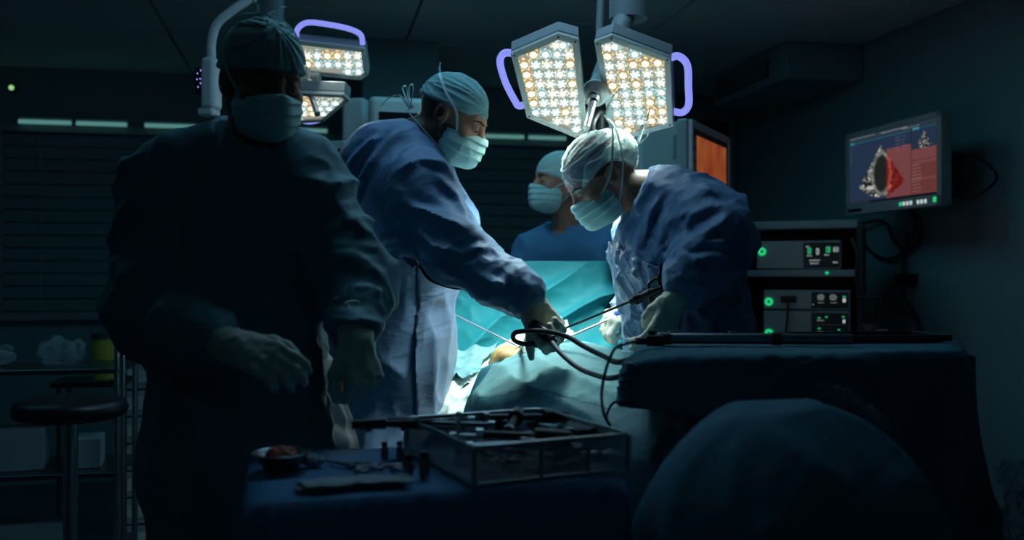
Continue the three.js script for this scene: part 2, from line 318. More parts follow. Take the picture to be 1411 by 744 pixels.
// ---------------------------------------------------------------- surgical lamps
function lensTex(seedOff, c1, c2) {
  return dataTex(64, (u, v) => {
    const x = u * 2 - 1, y = v * 2 - 1, r = Math.hypot(x, y), a = Math.atan2(y, x);
    const facet = 0.5 + 0.5 * Math.cos(a * 6 + seedOff + Math.floor(r * 3.2) * 1.1), core = Math.exp(-r * r * 9) * 1.1, ring = 0.5 + 0.5 * Math.cos(r * 15 + seedOff);
    const k = clamp(0.34 + core + 0.6 * facet * ring * (1 - r * 0.4) + 0.28 * Math.abs(noise3(x * 3 + seedOff, y * 3, seedOff)), 0, 1);
    const w = clamp(facet * 0.8 + 0.2 * ring - core, 0, 1); return [0, 1, 2].map((q) => k * mix(c2[q], c1[q], w));
  }, true);
}
const lensMats = [[0.4, [1, 0.82, 0.52], [1, 0.97, 0.85]], [1.7, [0.66, 0.88, 0.9], [0.95, 1, 0.97]], [2.9, [0.9, 0.95, 0.82], [1, 1, 0.95]], [4.1, [0.86, 0.92, 0.84], [0.9, 1, 1]]].map(([s, a, b], i) => {
  const m = new THREE.MeshPhysicalMaterial({ color: rgb(0.03, 0.03, 0.03), roughness: 0.2, emissive: rgb(1, 1, 1), emissiveMap: lensTex(s, a, b), emissiveIntensity: 1.9 }); m.name = 'led_lens_' + i; return m;
});
const lensGeo = (() => {
  const g = new THREE.SphereGeometry(1, 12, 5, 0, Math.PI * 2, 0, Math.PI / 2).scale(1, 0.5, 1).rotateX(Math.PI / 2), p = g.attributes.position, uv = g.attributes.uv;
  for (let i = 0; i < p.count; i++) uv.setXY(i, 0.5 + p.getX(i) * 0.5, 0.5 + p.getY(i) * 0.5); return g;
})();
const inset = (poly, m) => {
  const n = poly.length, ar = poly.reduce((s, p, i) => s + p[0] * poly[(i + 1) % n][1] - poly[(i + 1) % n][0] * p[1], 0) > 0 ? 1 : -1;
  return poly.map((p, i) => {
    const q = poly[(i + n - 1) % n], r = poly[(i + 1) % n], l1 = Math.hypot(p[0] - q[0], p[1] - q[1]), l2 = Math.hypot(r[0] - p[0], r[1] - p[1]);
    const n1 = [-(p[1] - q[1]) / l1 * ar, (p[0] - q[0]) / l1 * ar], n2 = [-(r[1] - p[1]) / l2 * ar, (r[0] - p[0]) / l2 * ar], k = m / Math.max(0.35, 1 + n1[0] * n2[0] + n1[1] * n2[1]);
    return [p[0] + (n1[0] + n2[0]) * k, p[1] + (n1[1] + n2[1]) * k];
  });
};
const insidePoly = (poly, x, y) => { let c = false; for (let i = 0, j = poly.length - 1; i < poly.length; j = i++) { const [a, b] = poly[i], [e, f] = poly[j]; if ((b > y) !== (f > y) && x < (e - a) * (y - b) / (f - b) + a) c = !c; } return c; };
const prism = (poly, depth, bevel) => new THREE.ExtrudeGeometry(new THREE.Shape(poly.map(([x, y]) => new THREE.Vector2(x, y))), { depth: depth - 2 * bevel, bevelEnabled: bevel > 0, bevelSize: bevel, bevelThickness: bevel, bevelSegments: 2, bevelOffset: -bevel });
function lampHead(t, base, C, psi, phi, poly, pitch, handle, s = 1) {
  poly = poly.map(([x, y]) => [x * s, y * s]); handle = handle.map(([x, y]) => [x * s, y * s]);
  psi *= D; phi *= D;
  const X = V(Math.cos(psi), 0, -Math.sin(psi)), N = V(Math.sin(psi) * Math.cos(phi), -Math.sin(phi), Math.cos(psi) * Math.cos(phi)), Y = N.clone().cross(X);
  const h = part(t, 'lamp_head', prism(poly, 0.05, 0.005).translate(0, 0, -0.045), M.lamp_edge);
  h.quaternion.setFromRotationMatrix(new THREE.Matrix4().makeBasis(X, Y, N)); h.position.copy(C).sub(base);
  const ring = new THREE.Shape(inset(poly, 0.001).map(([x, y]) => new THREE.Vector2(x, y))); ring.holes.push(new THREE.Path(inset(poly, 0.017).map(([x, y]) => new THREE.Vector2(x, y))));
  part(h, 'front_frame', new THREE.ExtrudeGeometry(ring, { depth: 0.012, bevelEnabled: true, bevelSize: 0.001, bevelThickness: 0.001, bevelSegments: 1 }).translate(0, 0, 0.002), M.lamp_shell);
  part(h, 'reflector_bed', prism(inset(poly, 0.016), 0.004, 0).translate(0, 0, 0.003), M.glow_bed);
  const inn = inset(poly, 0.017 + pitch * 0.4);
  const yTop = Math.max(...inn.map((p) => p[1])), yLow = Math.min(...inn.map((p) => p[1])), rows = Math.max(1, Math.round((yTop - yLow) / pitch));
  for (let r = 0; r <= rows; r++) {
    const y = mix(yTop, yLow, (r + (r === 0 ? 0.12 : r === rows ? -0.12 : 0)) / rows), cut = [];
    for (let i = 0, j = inn.length - 1; i < inn.length; j = i++) { const [a, b] = inn[i], [e, g] = inn[j]; if ((b > y) !== (g > y)) cut.push((e - a) * (y - b) / (g - b) + a); }
    if (cut.length < 2) continue;
    const xa = Math.min(...cut), xb = Math.max(...cut), n = Math.round((xb - xa) / pitch);
    for (let k = 0; k <= n; k++) { const l = part(h, 'led_lens', lensGeo, lensMats[Math.floor(rnd() * 4)]); l.position.set(n ? mix(xa, xb, k / n) : (xa + xb) / 2, y, 0.006); l.scale.setScalar(pitch * 0.67); l.rotation.z = rnd() * 6; }
  }
  for (const q of inset(poly, 0.009)) part(h, 'screw', new THREE.CylinderGeometry(0.003, 0.003, 0.003, 8).rotateX(Math.PI / 2).translate(q[0], q[1], 0.015), M.black_plastic);
  if (handle) part(h, 'grab_handle', tube(handle.map(([x, y]) => V(x, y, -0.018)), 0.0105, 50, 12), M.glow_violet, 'glowing violet grab handle');
  return { h, N, X, Y };
}
const AIM = V(0.09, 1.14, -2.83), WOUND = at(706, 497, 2.72);
{
  const base = V(at(866, 0, 3.05).x, TOP, -3.05);
  const t = thing('surgical_lamp', 'large two-panel surgical lamp with violet handles above the operating table', 'surgical lamp', base);
  const R = [[-0.101, 0.192], [-0.043, 0.21], [0.131, 0.111], [0.11, -0.165], [-0.065, -0.212], [-0.108, -0.196]], L = [[-0.12, 0.129], [0.032, 0.201], [0.095, 0.179], [0.128, -0.2], [0.095, -0.222], [-0.079, -0.128]];
  const k = 2.7 / 3.1, CR = V(0.404 * k, EYE + 0.625 * k, -2.7), CL = V(0.123 * k, EYE + 0.632 * k, -2.7);
  const hr = lampHead(t, base, CR, -18, 48, R, 0.0325, [[0.124, 0.085], [0.148, 0.09], [0.172, 0.062], [0.170, -0.03], [0.160, -0.115], [0.138, -0.137], [0.108, -0.13]], k);
  const hl = lampHead(t, base, CL, -4, 48, L, 0.0325, [[-0.118, 0.108], [-0.142, 0.108], [-0.158, 0.085], [-0.148, 0.0], [-0.118, -0.085], [-0.108, -0.105], [-0.085, -0.1]], k);
  const H = at(820, 128, 2.74).sub(base), loc = (px, py, d) => at(px, py, d).sub(base);
  part(t, 'ceiling_shaft', cyl(0.062, 0.062, 0.52, 28, 0, -0.26, 0), M.lamp_edge);
  part(t, 'ceiling_flange', cyl(0.11, 0.13, 0.05, 28, 0, -0.025, 0), M.lamp_edge);
  part(t, 'support_arm', mg([bar(V(0, -0.48, 0), loc(828, 110, 2.90), 0.032), bar(loc(828, 110, 2.90), H, 0.03)]), M.lamp_edge);
  part(t, 'spring_rod', bar(loc(831, -60, 3.25), loc(826, 60, 3.17), 0.014), M.lamp_edge);
  const hub = part(t, 'hub', mg([new THREE.SphereGeometry(0.04, 24, 16).translate(H.x, H.y, H.z), bar(H.clone().add(V(-0.05, 0, 0.01)), H.clone().add(V(0.055, 0, 0.0)), 0.024)]), M.lamp_shell);
  const s0 = loc(822, 124, 2.70), s1 = loc(808, 176, 2.61), m1 = s0.clone().lerp(s1, 0.32);
  part(hub, 'flange', bar(s0, s0.clone().lerp(s1, 0.2), 0.036, 0.026, 28), M.lamp_edge);
  part(hub, 'sterile_handle', mg([bar(s0.clone().lerp(s1, 0.2), m1, 0.019, 0.017, 20), bar(m1, s1, 0.0115, 0.0105, 20)]), M.steel_dark, 'chrome sterile handle');
  part(t, 'cable', tube([loc(838, 150, 2.80), loc(826, 156, 2.76), loc(818, 172, 2.74), loc(822, 196, 2.80), loc(840, 190, 2.90)], 0.006, 30), M.rubber);
  part(t, 'yoke_column', bar(loc(830, 140, 2.82), loc(829, 200, 2.85), 0.02), M.black_plastic);
  for (const [c, n] of [[CR, hr.N], [CL, hl.N]]) { const l = spot(c.clone().addScaledVector(n, 0.05).sub(base), AIM.clone().sub(base), LIGHT.lampMain, 51 * D, 1, 4, LIGHT.lampColour); t.add(l, l.target); }
}
{
  const base = V(at(372, 0, 3.8).x, TOP, -3.8);
  const t = thing('surgical_lamp', 'rear two-panel surgical lamp half hidden behind the dark-gowned person', 'surgical lamp', base);
  const U = [[-0.194, 0.089], [0.124, 0.048], [0.127, -0.061], [0.094, -0.086], [-0.215, -0.049]], L = [[-0.146, 0.09], [0.106, 0.073], [0.122, 0.039], [0, -0.094], [-0.19, -0.108]];
  const CU = V(-0.68, 2.181, -3.6), CD = V(-0.735, 2.006, -3.6), loc = (px, py, d) => at(px, py, d).sub(base);
  const a = lampHead(t, base, CU, 0, 40, U, 0.037, [[-0.135, 0.08], [-0.13, 0.105], [-0.095, 0.135], [0.0, 0.128], [0.085, 0.105], [0.11, 0.085], [0.112, 0.05]]);
  const b = lampHead(t, base, CD, 0, 62, L, 0.037, [[-0.1, -0.1], [-0.085, -0.13], [-0.045, -0.13], [-0.01, -0.11], [-0.01, -0.09]]);
  part(t, 'ceiling_shaft', cyl(0.055, 0.055, 0.5, 24, 0, -0.25, 0), M.lamp_edge);
  const H = loc(418, 112, 3.66);
  part(t, 'support_arm', mg([bar(V(0, -0.46, 0), H, 0.03)]), M.lamp_edge);
  const hub = part(t, 'hub', mg([bar(loc(400, 104, 3.64), loc(440, 108, 3.62), 0.022), bar(loc(418, 95, 3.62), loc(420, 132, 3.6), 0.028)]), M.lamp_shell);
  const s0 = loc(422, 116, 3.58), s1 = loc(437, 157, 3.48);
  part(hub, 'sterile_handle', mg([bar(s0, s0.clone().lerp(s1, 0.2), 0.028, 0.022, 24), bar(s0.clone().lerp(s1, 0.2), s1, 0.013, 0.012, 18)]), M.steel, 'chrome sterile handle');
  for (const [c, n] of [[CU, a.N], [CD, b.N]]) { const l = spot(c.clone().addScaledVector(n, 0.05).sub(base), at(640, 480, 2.8).sub(base), LIGHT.lampSecond, 32 * D, 1, 5, LIGHT.lampColour); t.add(l, l.target); }
}

// ---------------------------------------------------------------- screens, booms, rack
const canvasTex = (w, h, draw) => { const c = document.createElement('canvas'); c.width = w; c.height = h; draw(c.getContext('2d'), w, h); const t = new THREE.CanvasTexture(c); t.colorSpace = THREE.SRGBColorSpace; return t; };
const screenMat = (name, tex, k) => { const m = new THREE.MeshStandardMaterial({ color: rgb(0.01, 0.01, 0.01), roughness: 0.35, emissive: rgb(1, 1, 1), emissiveMap: tex, emissiveIntensity: k }); m.name = name; return m; };
const flat = (w, h, x = 0, y = 0, z = 0) => new THREE.PlaneGeometry(w, h).translate(x, y, z);
const echoTex = canvasTex(1024, 576, (c, w, h) => {
  c.fillStyle = '#2c3c58'; c.fillRect(0, 0, w, h);
  c.fillStyle = '#33414f'; c.fillRect(0, 0, w, 46); c.fillStyle = '#2f7f96'; c.fillRect(0, 46, w * 0.72, 10); c.fillRect(w * 0.735, 46, w * 0.265, 8);
  c.fillStyle = '#4cc6d8'; c.fillRect(22, 44, 44, 14); c.fillRect(w * 0.745, 42, 74, 14);
  const dash = (x, y, n, col, hh = 5) => { c.fillStyle = col; for (let i = 0; i < n; i++) { const ww = 5 + rnd() * 12; c.fillRect(x, y, ww, hh); x += ww + 5 + rnd() * 6; } };
  dash(28, 10, 16, '#c9d6d8'); dash(400, 14, 18, '#dde4e2', 6); dash(650, 24, 10, '#a9b9bc');
  c.fillStyle = '#8a4f52'; c.fillRect(w * 0.46, h * 0.27, w * 0.27, h * 0.73); c.fillRect(w * 0.73, h * 0.36, w * 0.27, h * 0.64);
  c.fillStyle = '#7a4240'; c.fillRect(w * 0.735, h * 0.56, w * 0.25, h * 0.19); c.fillRect(w * 0.735, h * 0.78, w * 0.25, h * 0.17);
  // the fan of the heart scan
  const ax = w * 0.395, ay = h * 0.19, R = h * 0.735;
  for (let y = 0; y < h; y += 2) for (let x = 0; x < w * 0.74; x += 2) {
    const dx = x - ax, dy = y - ay, r = Math.hypot(dx, dy), a = Math.atan2(dx, dy); if (r > R || Math.abs(a) > 0.70) continue;
    const q = r / R, cave = Math.hypot((x - w * 0.40) / 92, (y - h * 0.60) / 150), n = noise3(x * 0.02, y * 0.035, 3), f = noise3(x * 0.09, y * 0.09, 8);
    let k = 0.18 + 0.12 * f; const wall = Math.exp(-((cave - 1.12) ** 2) / 0.02);
    k += wall * (0.42 + 0.2 * n) + (cave > 1.25 ? clamp(Math.sin(q * 34 + a * 9 + n * 3) * 1.1 + n * 0.9, 0, 0.75) : 0); if (cave < 0.95) k = 0.17 + 0.05 * f;
    if (a > 0.30 + 0.1 * n && cave > 1.3) k *= 0.35;
    const red = x > w * 0.46, v = clamp(k, 0, 1) * 255;
    c.fillStyle = red ? 'rgb(' + Math.round(110 + v * 0.55) + ',' + Math.round(18 + v * 0.45) + ',' + Math.round(16 + v * 0.4) + ')' : 'rgb(' + Math.round(v * 0.92) + ',' + Math.round(v * 0.95) + ',' + Math.round(v * 0.9) + ')';
    c.fillRect(x, y, 2, 2);
  }
  for (let y = 0; y < h * 0.5; y += 2) for (let x = Math.floor(w * 0.75); x < w; x += 2) {
    const dx = x - w * 0.865, dy = y - h * 0.13, r = Math.hypot(dx, dy), a = Math.atan2(dx, dy); if (r > h * 0.23 || Math.abs(a) > 0.6) continue;
    const v = clamp(0.45 + 0.6 * noise3(x * 0.04, y * 0.04, 1), 0, 1) * 255; c.fillStyle = y > h * 0.36 ? 'rgb(' + Math.round(90 + v * 0.6) + ',' + Math.round(v * 0.6) + ',' + Math.round(v * 0.5) + ')' : 'rgb(' + [v, v, v].map((q) => Math.round(q * 0.85)) + ')'; c.fillRect(x, y, 2, 2);
  }
  for (let i = 0; i < 5; i++) { dash(w * 0.56, h * 0.14 + i * 26, 3, '#9a8f92', 4); dash(w * 0.64, h * 0.14 + i * 26, 2, '#9a8f92', 4); }
  for (let i = 0; i < 9; i++) dash(w * 0.745, h * 0.57 + i * 25, 5, '#c9a6a2', 4);
  for (let i = 0; i < 7; i++) dash(16, h * 0.16 + i * 22, 1, '#8d9db0', 4);
  c.strokeStyle = '#101722'; c.lineWidth = 3; c.strokeRect(w * 0.733, 50, w * 0.264, h * 0.42); c.strokeRect(6, 50, w * 0.725, h - 60);
  c.fillStyle = '#10151d'; c.fillRect(0, h - 22, w, 22); dash(20, h - 14, 12, '#6a7886', 4);
});
{
  const c = V(1.862, 1.885, -4.64), t = thing('ultrasound_monitor', 'wall-mounted monitor showing a fan-shaped heart scan half washed in red', 'monitor', c, -78 * D);
  part(t, 'casing', mg([box(0.78, 0.43, 0.05, 0, 0, -0.03, 0.012), box(0.5, 0.28, 0.05, 0, 0, -0.075, 0.015)]), M.casing);
  part(t, 'bezel', mg([box(0.78, 0.028, 0.012, 0, 0.201, 0, 0.004), box(0.78, 0.052, 0.012, 0, -0.189, 0, 0.004), box(0.03, 0.43, 0.012, -0.375, 0, 0, 0.004), box(0.034, 0.43, 0.012, 0.373, 0, 0, 0.004)]), M.grey_plastic);
  part(t, 'display', flat(0.722, 0.352, -0.002, 0.012, 0.0005), screenMat('echo_screen', echoTex, 0.62), 'glowing ultrasound picture in blue and red');
  const glowW = glow('glow_white', [0.7, 0.85, 0.85], 0.7);
  for (let i = 0; i < 8; i++) if (i !== 4) part(t, 'control_button', box(0.016, 0.018, 0.006, 0.09 + i * 0.027, -0.189, 0.006, 0.002), i ? glowW : M.glow_green);
  part(t, 'power_button', box(0.022, 0.024, 0.006, 0.345, -0.186, 0.006, 0.003), M.glow_green);
  part(t, 'badge', box(0.12, 0.018, 0.004, -0.3, -0.193, 0.006, 0.002), M.black_plastic);
  part(t, 'wall_arm', mg([bar(V(0, -0.02, -0.08), V(0, -0.02, -0.30), 0.022), box(0.12, 0.2, 0.03, 0, -0.02, -0.33)]), M.black_plastic);
  part(t, 'cable', tube([V(0.2, -0.12, -0.1), V(0.33, -0.17, -0.2), V(0.37, -0.08, -0.3), V(0.33, 0.02, -0.2), V(0.25, 0.0, -0.1)], 0.007, 40), M.rubber);
}
const flameTex = canvasTex(256, 256, (c, w, h) => { for (let y = 0; y < h; y += 2) for (let x = 0; x < w; x += 2) { const n = 0.5 + 0.5 * noise3(x * 0.012 + y * 0.006, y * 0.014, 4), m = 0.5 + 0.5 * noise3(x * 0.03, y * 0.012, 9), k = clamp(n * 0.75 + m * 0.25, 0, 1); c.fillStyle = 'rgb(' + Math.round(mix(176, 208, k)) + ',' + Math.round(mix(62, 122, k)) + ',' + Math.round(mix(34, 58, k)) + ')'; c.fillRect(x, y, 2, 2); } });
{
  const A = V(0.754, 0, -3.9), Bp = V(0.985, 0, -4.34), mid = A.clone().lerp(Bp, 0.5), turn = Math.atan2(0.884, 0.467), w = A.distanceTo(Bp);
  const t = thing('endoscope_monitor', 'upright monitor glowing plain orange behind the stooping surgeon', 'monitor', V(mid.x, 1.62, mid.z), turn);
  part(t, 'casing', box(w + 0.11, 0.74, 0.05, -0.012, 0.005, -0.031, 0.012), M.casing);
  part(t, 'bezel', mg([box(w + 0.09, 0.03, 0.02, -0.01, 0.355, 0), box(w + 0.09, 0.03, 0.02, -0.01, -0.33, 0), box(0.022, 0.7, 0.02, -w / 2 - 0.045, 0.01, 0), box(0.02, 0.7, 0.02, w / 2 + 0.03, 0.01, 0)]), M.white_plastic);
  part(t, 'screen_surround', box(w + 0.05, 0.66, 0.006, -0.008, 0.01, -0.003, 0.002), M.black_plastic);
  part(t, 'display', flat(w - 0.04, 0.60, 0.01, 0.015, 0.002), screenMat('orange_screen', flameTex, 0.42), 'orange endoscope picture');
  for (let i = 0; i < 5; i++) part(t, 'side_button', box(0.018, 0.026, 0.012, -w / 2 - 0.01, 0.28 - i * 0.05, 0.006, 0.003), M.grey_plastic);
  part(t, 'boom_arm', bar(V(-0.05, 0, -0.06), V(-0.05, 0, -0.2), 0.03), M.casing);
}
{ // supply column with gas and power outlets
  const c = at(904, 0, 4.47), t = thing('supply_column', 'pale supply column with black outlets beside the orange monitor', 'supply column', V(c.x, 0, c.z), 18 * D);
  part(t, 'body', box(0.26, 2.02, 0.2, 0, 1.06, 0, 0.012), M.white_plastic);
  part(t, 'foot_plate', box(0.4, 0.05, 0.36, 0, 0.026, 0, 0.012), M.casing);
  for (const [y, n] of [[1.95, 1], [1.82, 1], [1.69, 1]]) { const p = part(t, 'outlet_plate', box(0.085, 0.11, 0.014, 0.075, y, 0.104, 0.004), M.casing); part(p, 'outlet', cyl(0.014, 0.014, 0.02, 18).rotateX(Math.PI / 2).translate(0.085, y - 0.02, 0.113), M.black_plastic); }
  part(t, 'lever', box(0.03, 0.11, 0.025, 0, 0, 0.125, 0.006).rotateZ(-0.3).translate(0.1, 1.81, 0), M.grey_plastic);
  part(t, 'hose', tube([V(0.085, 1.78, 0.12), V(0.115, 1.72, 0.16), V(0.12, 1.6, 0.15), V(0.1, 1.4, 0.13)], 0.008, 30), M.rubber);
}
{ // monitor and pendant behind the bent surgeon
  const a = at(494, 0, 4.3), t = thing('equipment_tower', 'white equipment tower with hoses beside the blank screen behind the bent surgeon', 'tower', V(a.x, 0, a.z), -10 * D);
  part(t, 'body', box(0.11, 2.13, 0.16, 0, 1.085, 0, 0.02), M.white_plastic);
  part(t, 'foot_plate', box(0.34, 0.05, 0.36, 0, 0.026, 0, 0.012), M.casing);
  part(t, 'device_box', box(0.1, 0.15, 0.1, -0.05, 1.87, 0.12, 0.012), M.white_plastic);
  part(t, 'red_key', box(0.016, 0.018, 0.006, -0.03, 1.9, 0.172, 0.002), M.red_plastic);
  for (const s of [0, 1]) part(t, 'hose', tube([V(-0.08, 1.9 - s * 0.01, 0.13 + s * 0.03), V(-0.15 - s * 0.02, 1.92, 0.14 + s * 0.03), V(-0.20 + s * 0.03, 1.87, 0.15), V(-0.20 + s * 0.03, 1.75, 0.15), V(-0.17 + s * 0.03, 1.5, 0.12)], 0.011, 40), M.white_plastic);
  const m = at(549, 0, 4.15), u = thing('anaesthesia_monitor', 'blank dark screen in a white rounded frame behind the bent surgeon\'s cap', 'monitor', V(m.x, 1.62, m.z), 16 * D);
  part(u, 'casing', box(0.30, 0.52, 0.06, 0.02, 0.26, -0.03, 0.03, 4), M.white_plastic);
  part(u, 'display', box(0.235, 0.42, 0.006, 0.03, 0.24, 0.001, 0.002), M.dark_glass);
  part(u, 'camera_dot', new THREE.SphereGeometry(0.006, 12, 8).translate(0.06, 0.478, 0.001), M.black_plastic);
  part(u, 'stand_arm', mg([bar(V(0.02, 0.2, -0.06), V(-0.10, 0.2, -0.09), 0.02)]), M.casing);
}
{ // wall unit with violet buttons behind the dark-gowned person
  const c = at(291, 0, 3.3), t = thing('pendant_control', 'white pendant control with small violet buttons and a curved arm', 'control unit', V(c.x, 1.93, c.z), -12 * D);
  part(t, 'body', box(0.055, 0.185, 0.07, 0, 0.09, 0, 0.018, 3), M.white_plastic);
  const k = part(t, 'keypad', box(0.034, 0.09, 0.05, -0.032, 0.10, 0.005, 0.005), M.black_plastic);
  for (const [x, y] of [[-0.036, 0.125], [-0.024, 0.135], [-0.038, 0.105], [-0.026, 0.106], [-0.025, 0.09], [-0.034, 0.078]]) part(k, 'button', new THREE.ConeGeometry(0.0035, 0.007, 3).translate(x, y, 0.032), M.glow_dot);
  part(t, 'curved_arm', tube([V(0.0, 0.17, 0), V(0.0, 0.24, 0), V(0.02, 0.30, 0), V(0.07, 0.345, -0.01), V(0.14, 0.40, -0.03), V(0.22, 0.5, -0.05), V(0.24, 0.77, -0.06)], 0.016, 50, 14), M.white_plastic);
  part(t, 'lower_bracket', box(0.06, 0.03, 0.06, -0.01, -0.008, 0, 0.01), M.white_plastic);
  part(t, 'wall_post', bar(V(0.02, -0.02, -0.03), V(0.02, -0.62, -0.03), 0.035), M.casing);
}
// equipment rack
const panelTex = (kind) => canvasTex(512, 256, (c, w, h) => {
  c.fillStyle = '#04080a'; c.fillRect(0, 0, w, h);
  const W = '#dfe8ea', G = '#2fd38a'; c.textBaseline = 'middle'; c.textAlign = 'center';
  const small = (x, y, n, col) => { c.fillStyle = col; for (let i = 0; i < n; i++) c.fillRect(x + i * 17, y + (i % 2) * 3, 11, 12 - (i % 3) * 2); };
  if (kind === 0) { c.fillStyle = W; c.font = 'bold 88px monospace'; c.fillText('0', 205, 92); c.font = 'bold 66px monospace'; c.fillText('60', 462, 72); c.fillStyle = G; c.fillRect(62, 52, 52, 62); c.fillRect(325, 42, 58, 60); c.fillStyle = '#04080a'; c.fillRect(78, 64, 12, 36); c.fillRect(340, 54, 14, 36); small(56, 126, 4, W); small(300, 120, 4, W); small(90, 176, 9, W); small(100, 206, 7, W); small(420, 196, 4, W); small(40, 34, 3, W); }
  if (kind === 1) { c.strokeStyle = '#aebdbd'; c.lineWidth = 8; for (const x of [130, 300]) { c.beginPath(); c.arc(x, 80, 42, 0, 7); c.stroke(); c.beginPath(); c.arc(x, 80, 20, 0, 7); c.stroke(); } small(90, 160, 5, '#aebdbd'); small(270, 160, 5, '#aebdbd'); c.fillStyle = G; c.fillRect(430, 56, 40, 26); c.fillStyle = W; c.fillRect(430, 96, 42, 60); small(20, 190, 1, W); }
  if (kind === 2) { c.fillStyle = G; for (const [x, y] of [[90, 44], [190, 34], [420, 30], [90, 150], [360, 160]]) c.fillRect(x, y, 34, 16); c.fillStyle = '#26e06a'; c.fillRect(78, 222, 64, 16); c.fillStyle = W; c.fillRect(430, 66, 36, 34); small(80, 70, 6, '#93a3a5'); small(80, 186, 5, '#93a3a5'); small(250, 190, 4, '#93a3a5'); small(420, 190, 3, '#93a3a5'); c.fillStyle = '#2b3638'; c.fillRect(60, 116, 430, 5); }
  return c;
});
{
  const c = at(1104, 0, 4.62), T = -22 * D, t = thing('equipment_rack', 'dark open rack of stacked surgical units under the heart scan monitor', 'rack', V(c.x, 0, c.z), T);
  const W2 = 0.265, dp = 0.5;
  for (const s of [-1, 1]) part(t, 'side_panel', box(0.03, 1.56, dp, s * (W2 + 0.005), 0.82, -dp / 2, 0.006), M.rack_black);
  part(t, 'back_panel', box(0.52, 1.55, 0.015, 0, 0.85, -dp, 0.002), M.rack_black);
  for (const [y, m, h] of [[1.60, M.casing, 0.04], [1.362, M.casing, 0.034], [1.02, M.casing, 0.03], [0.6, M.rack_black, 0.03], [0.12, M.rack_black, 0.05]]) part(t, 'shelf', box(0.52, h, dp - 0.02, 0, y, -dp / 2 + 0.01, 0.006), m);
  part(t, 'shelf_lamp', box(0.014, 0.012, 0.006, 0.12, 1.364, 0.004, 0.002), M.glow_green);
  for (const [x, z] of [[-0.24, -0.06], [0.24, -0.06], [-0.24, -0.44], [0.24, -0.44]]) part(t, 'caster', mg([new THREE.TorusGeometry(0.032, 0.014, 10, 20).rotateY(Math.PI / 2).translate(x, 0.046, z), cyl(0.01, 0.01, 0.06, 10, x, 0.075, z)]), M.rubber);
  const unit = (name, label, y, h, x, w, kind, ringY, plug) => {
    const pos = V(x, y, 0.0).applyAxisAngle(V(0, 1, 0), T).add(t.position), u = thing(name, label, 'medical device', pos, T, 'units in the equipment rack');
    part(u, 'body', box(w, h, 0.36, 0, h / 2, -0.19, 0.008), M.casing);
    part(u, 'front_plate', box(w * 0.55, h - 0.012, 0.012, -w * 0.21, h / 2, -0.006, 0.004), M.grey_plastic);
    part(u, 'display', flat(w * 0.42, h - 0.02, w * 0.27, h / 2, -0.008), screenMat('panel_screen_' + kind, panelTex(kind), 0.55), 'lit control panel');
    const r = part(u, 'power_ring', new THREE.TorusGeometry(0.0135, 0.0065, 10, 28).translate(-w * 0.43, ringY, 0.003), M.glow_green, 'green glowing ring'); part(r, 'power_button', cyl(0.006, 0.006, 0.006, 14).rotateX(Math.PI / 2).translate(-w * 0.43, ringY, 0.002), M.black_plastic);
    if (plug) { part(u, 'socket', box(0.075, 0.032, 0.012, -w * 0.2, h * 0.55, 0.004, 0.004), M.black_plastic); part(u, 'lead', tube([V(-w * 0.2, h * 0.5, 0.012), V(-w * 0.2, h * 0.3, 0.035), V(-w * 0.215, -0.06, 0.03), V(-w * 0.24, -0.14, 0.03)], 0.005, 30), M.rubber); }
  };
  unit('insufflator', 'grey rack unit with white and green digits on the upper shelf', 1.38, 0.142, -0.015, 0.40, 0, 0.09, false);
  unit('light_source', 'grey rack unit with two round dials, on top of the lower unit', 1.182, 0.098, 0.022, 0.41, 1, 0.04, true);
  unit('electrosurgical_unit', 'tall grey rack unit with small green lights on the lowest lit shelf', 1.036, 0.144, 0.022, 0.41, 2, 0.03, false);
}
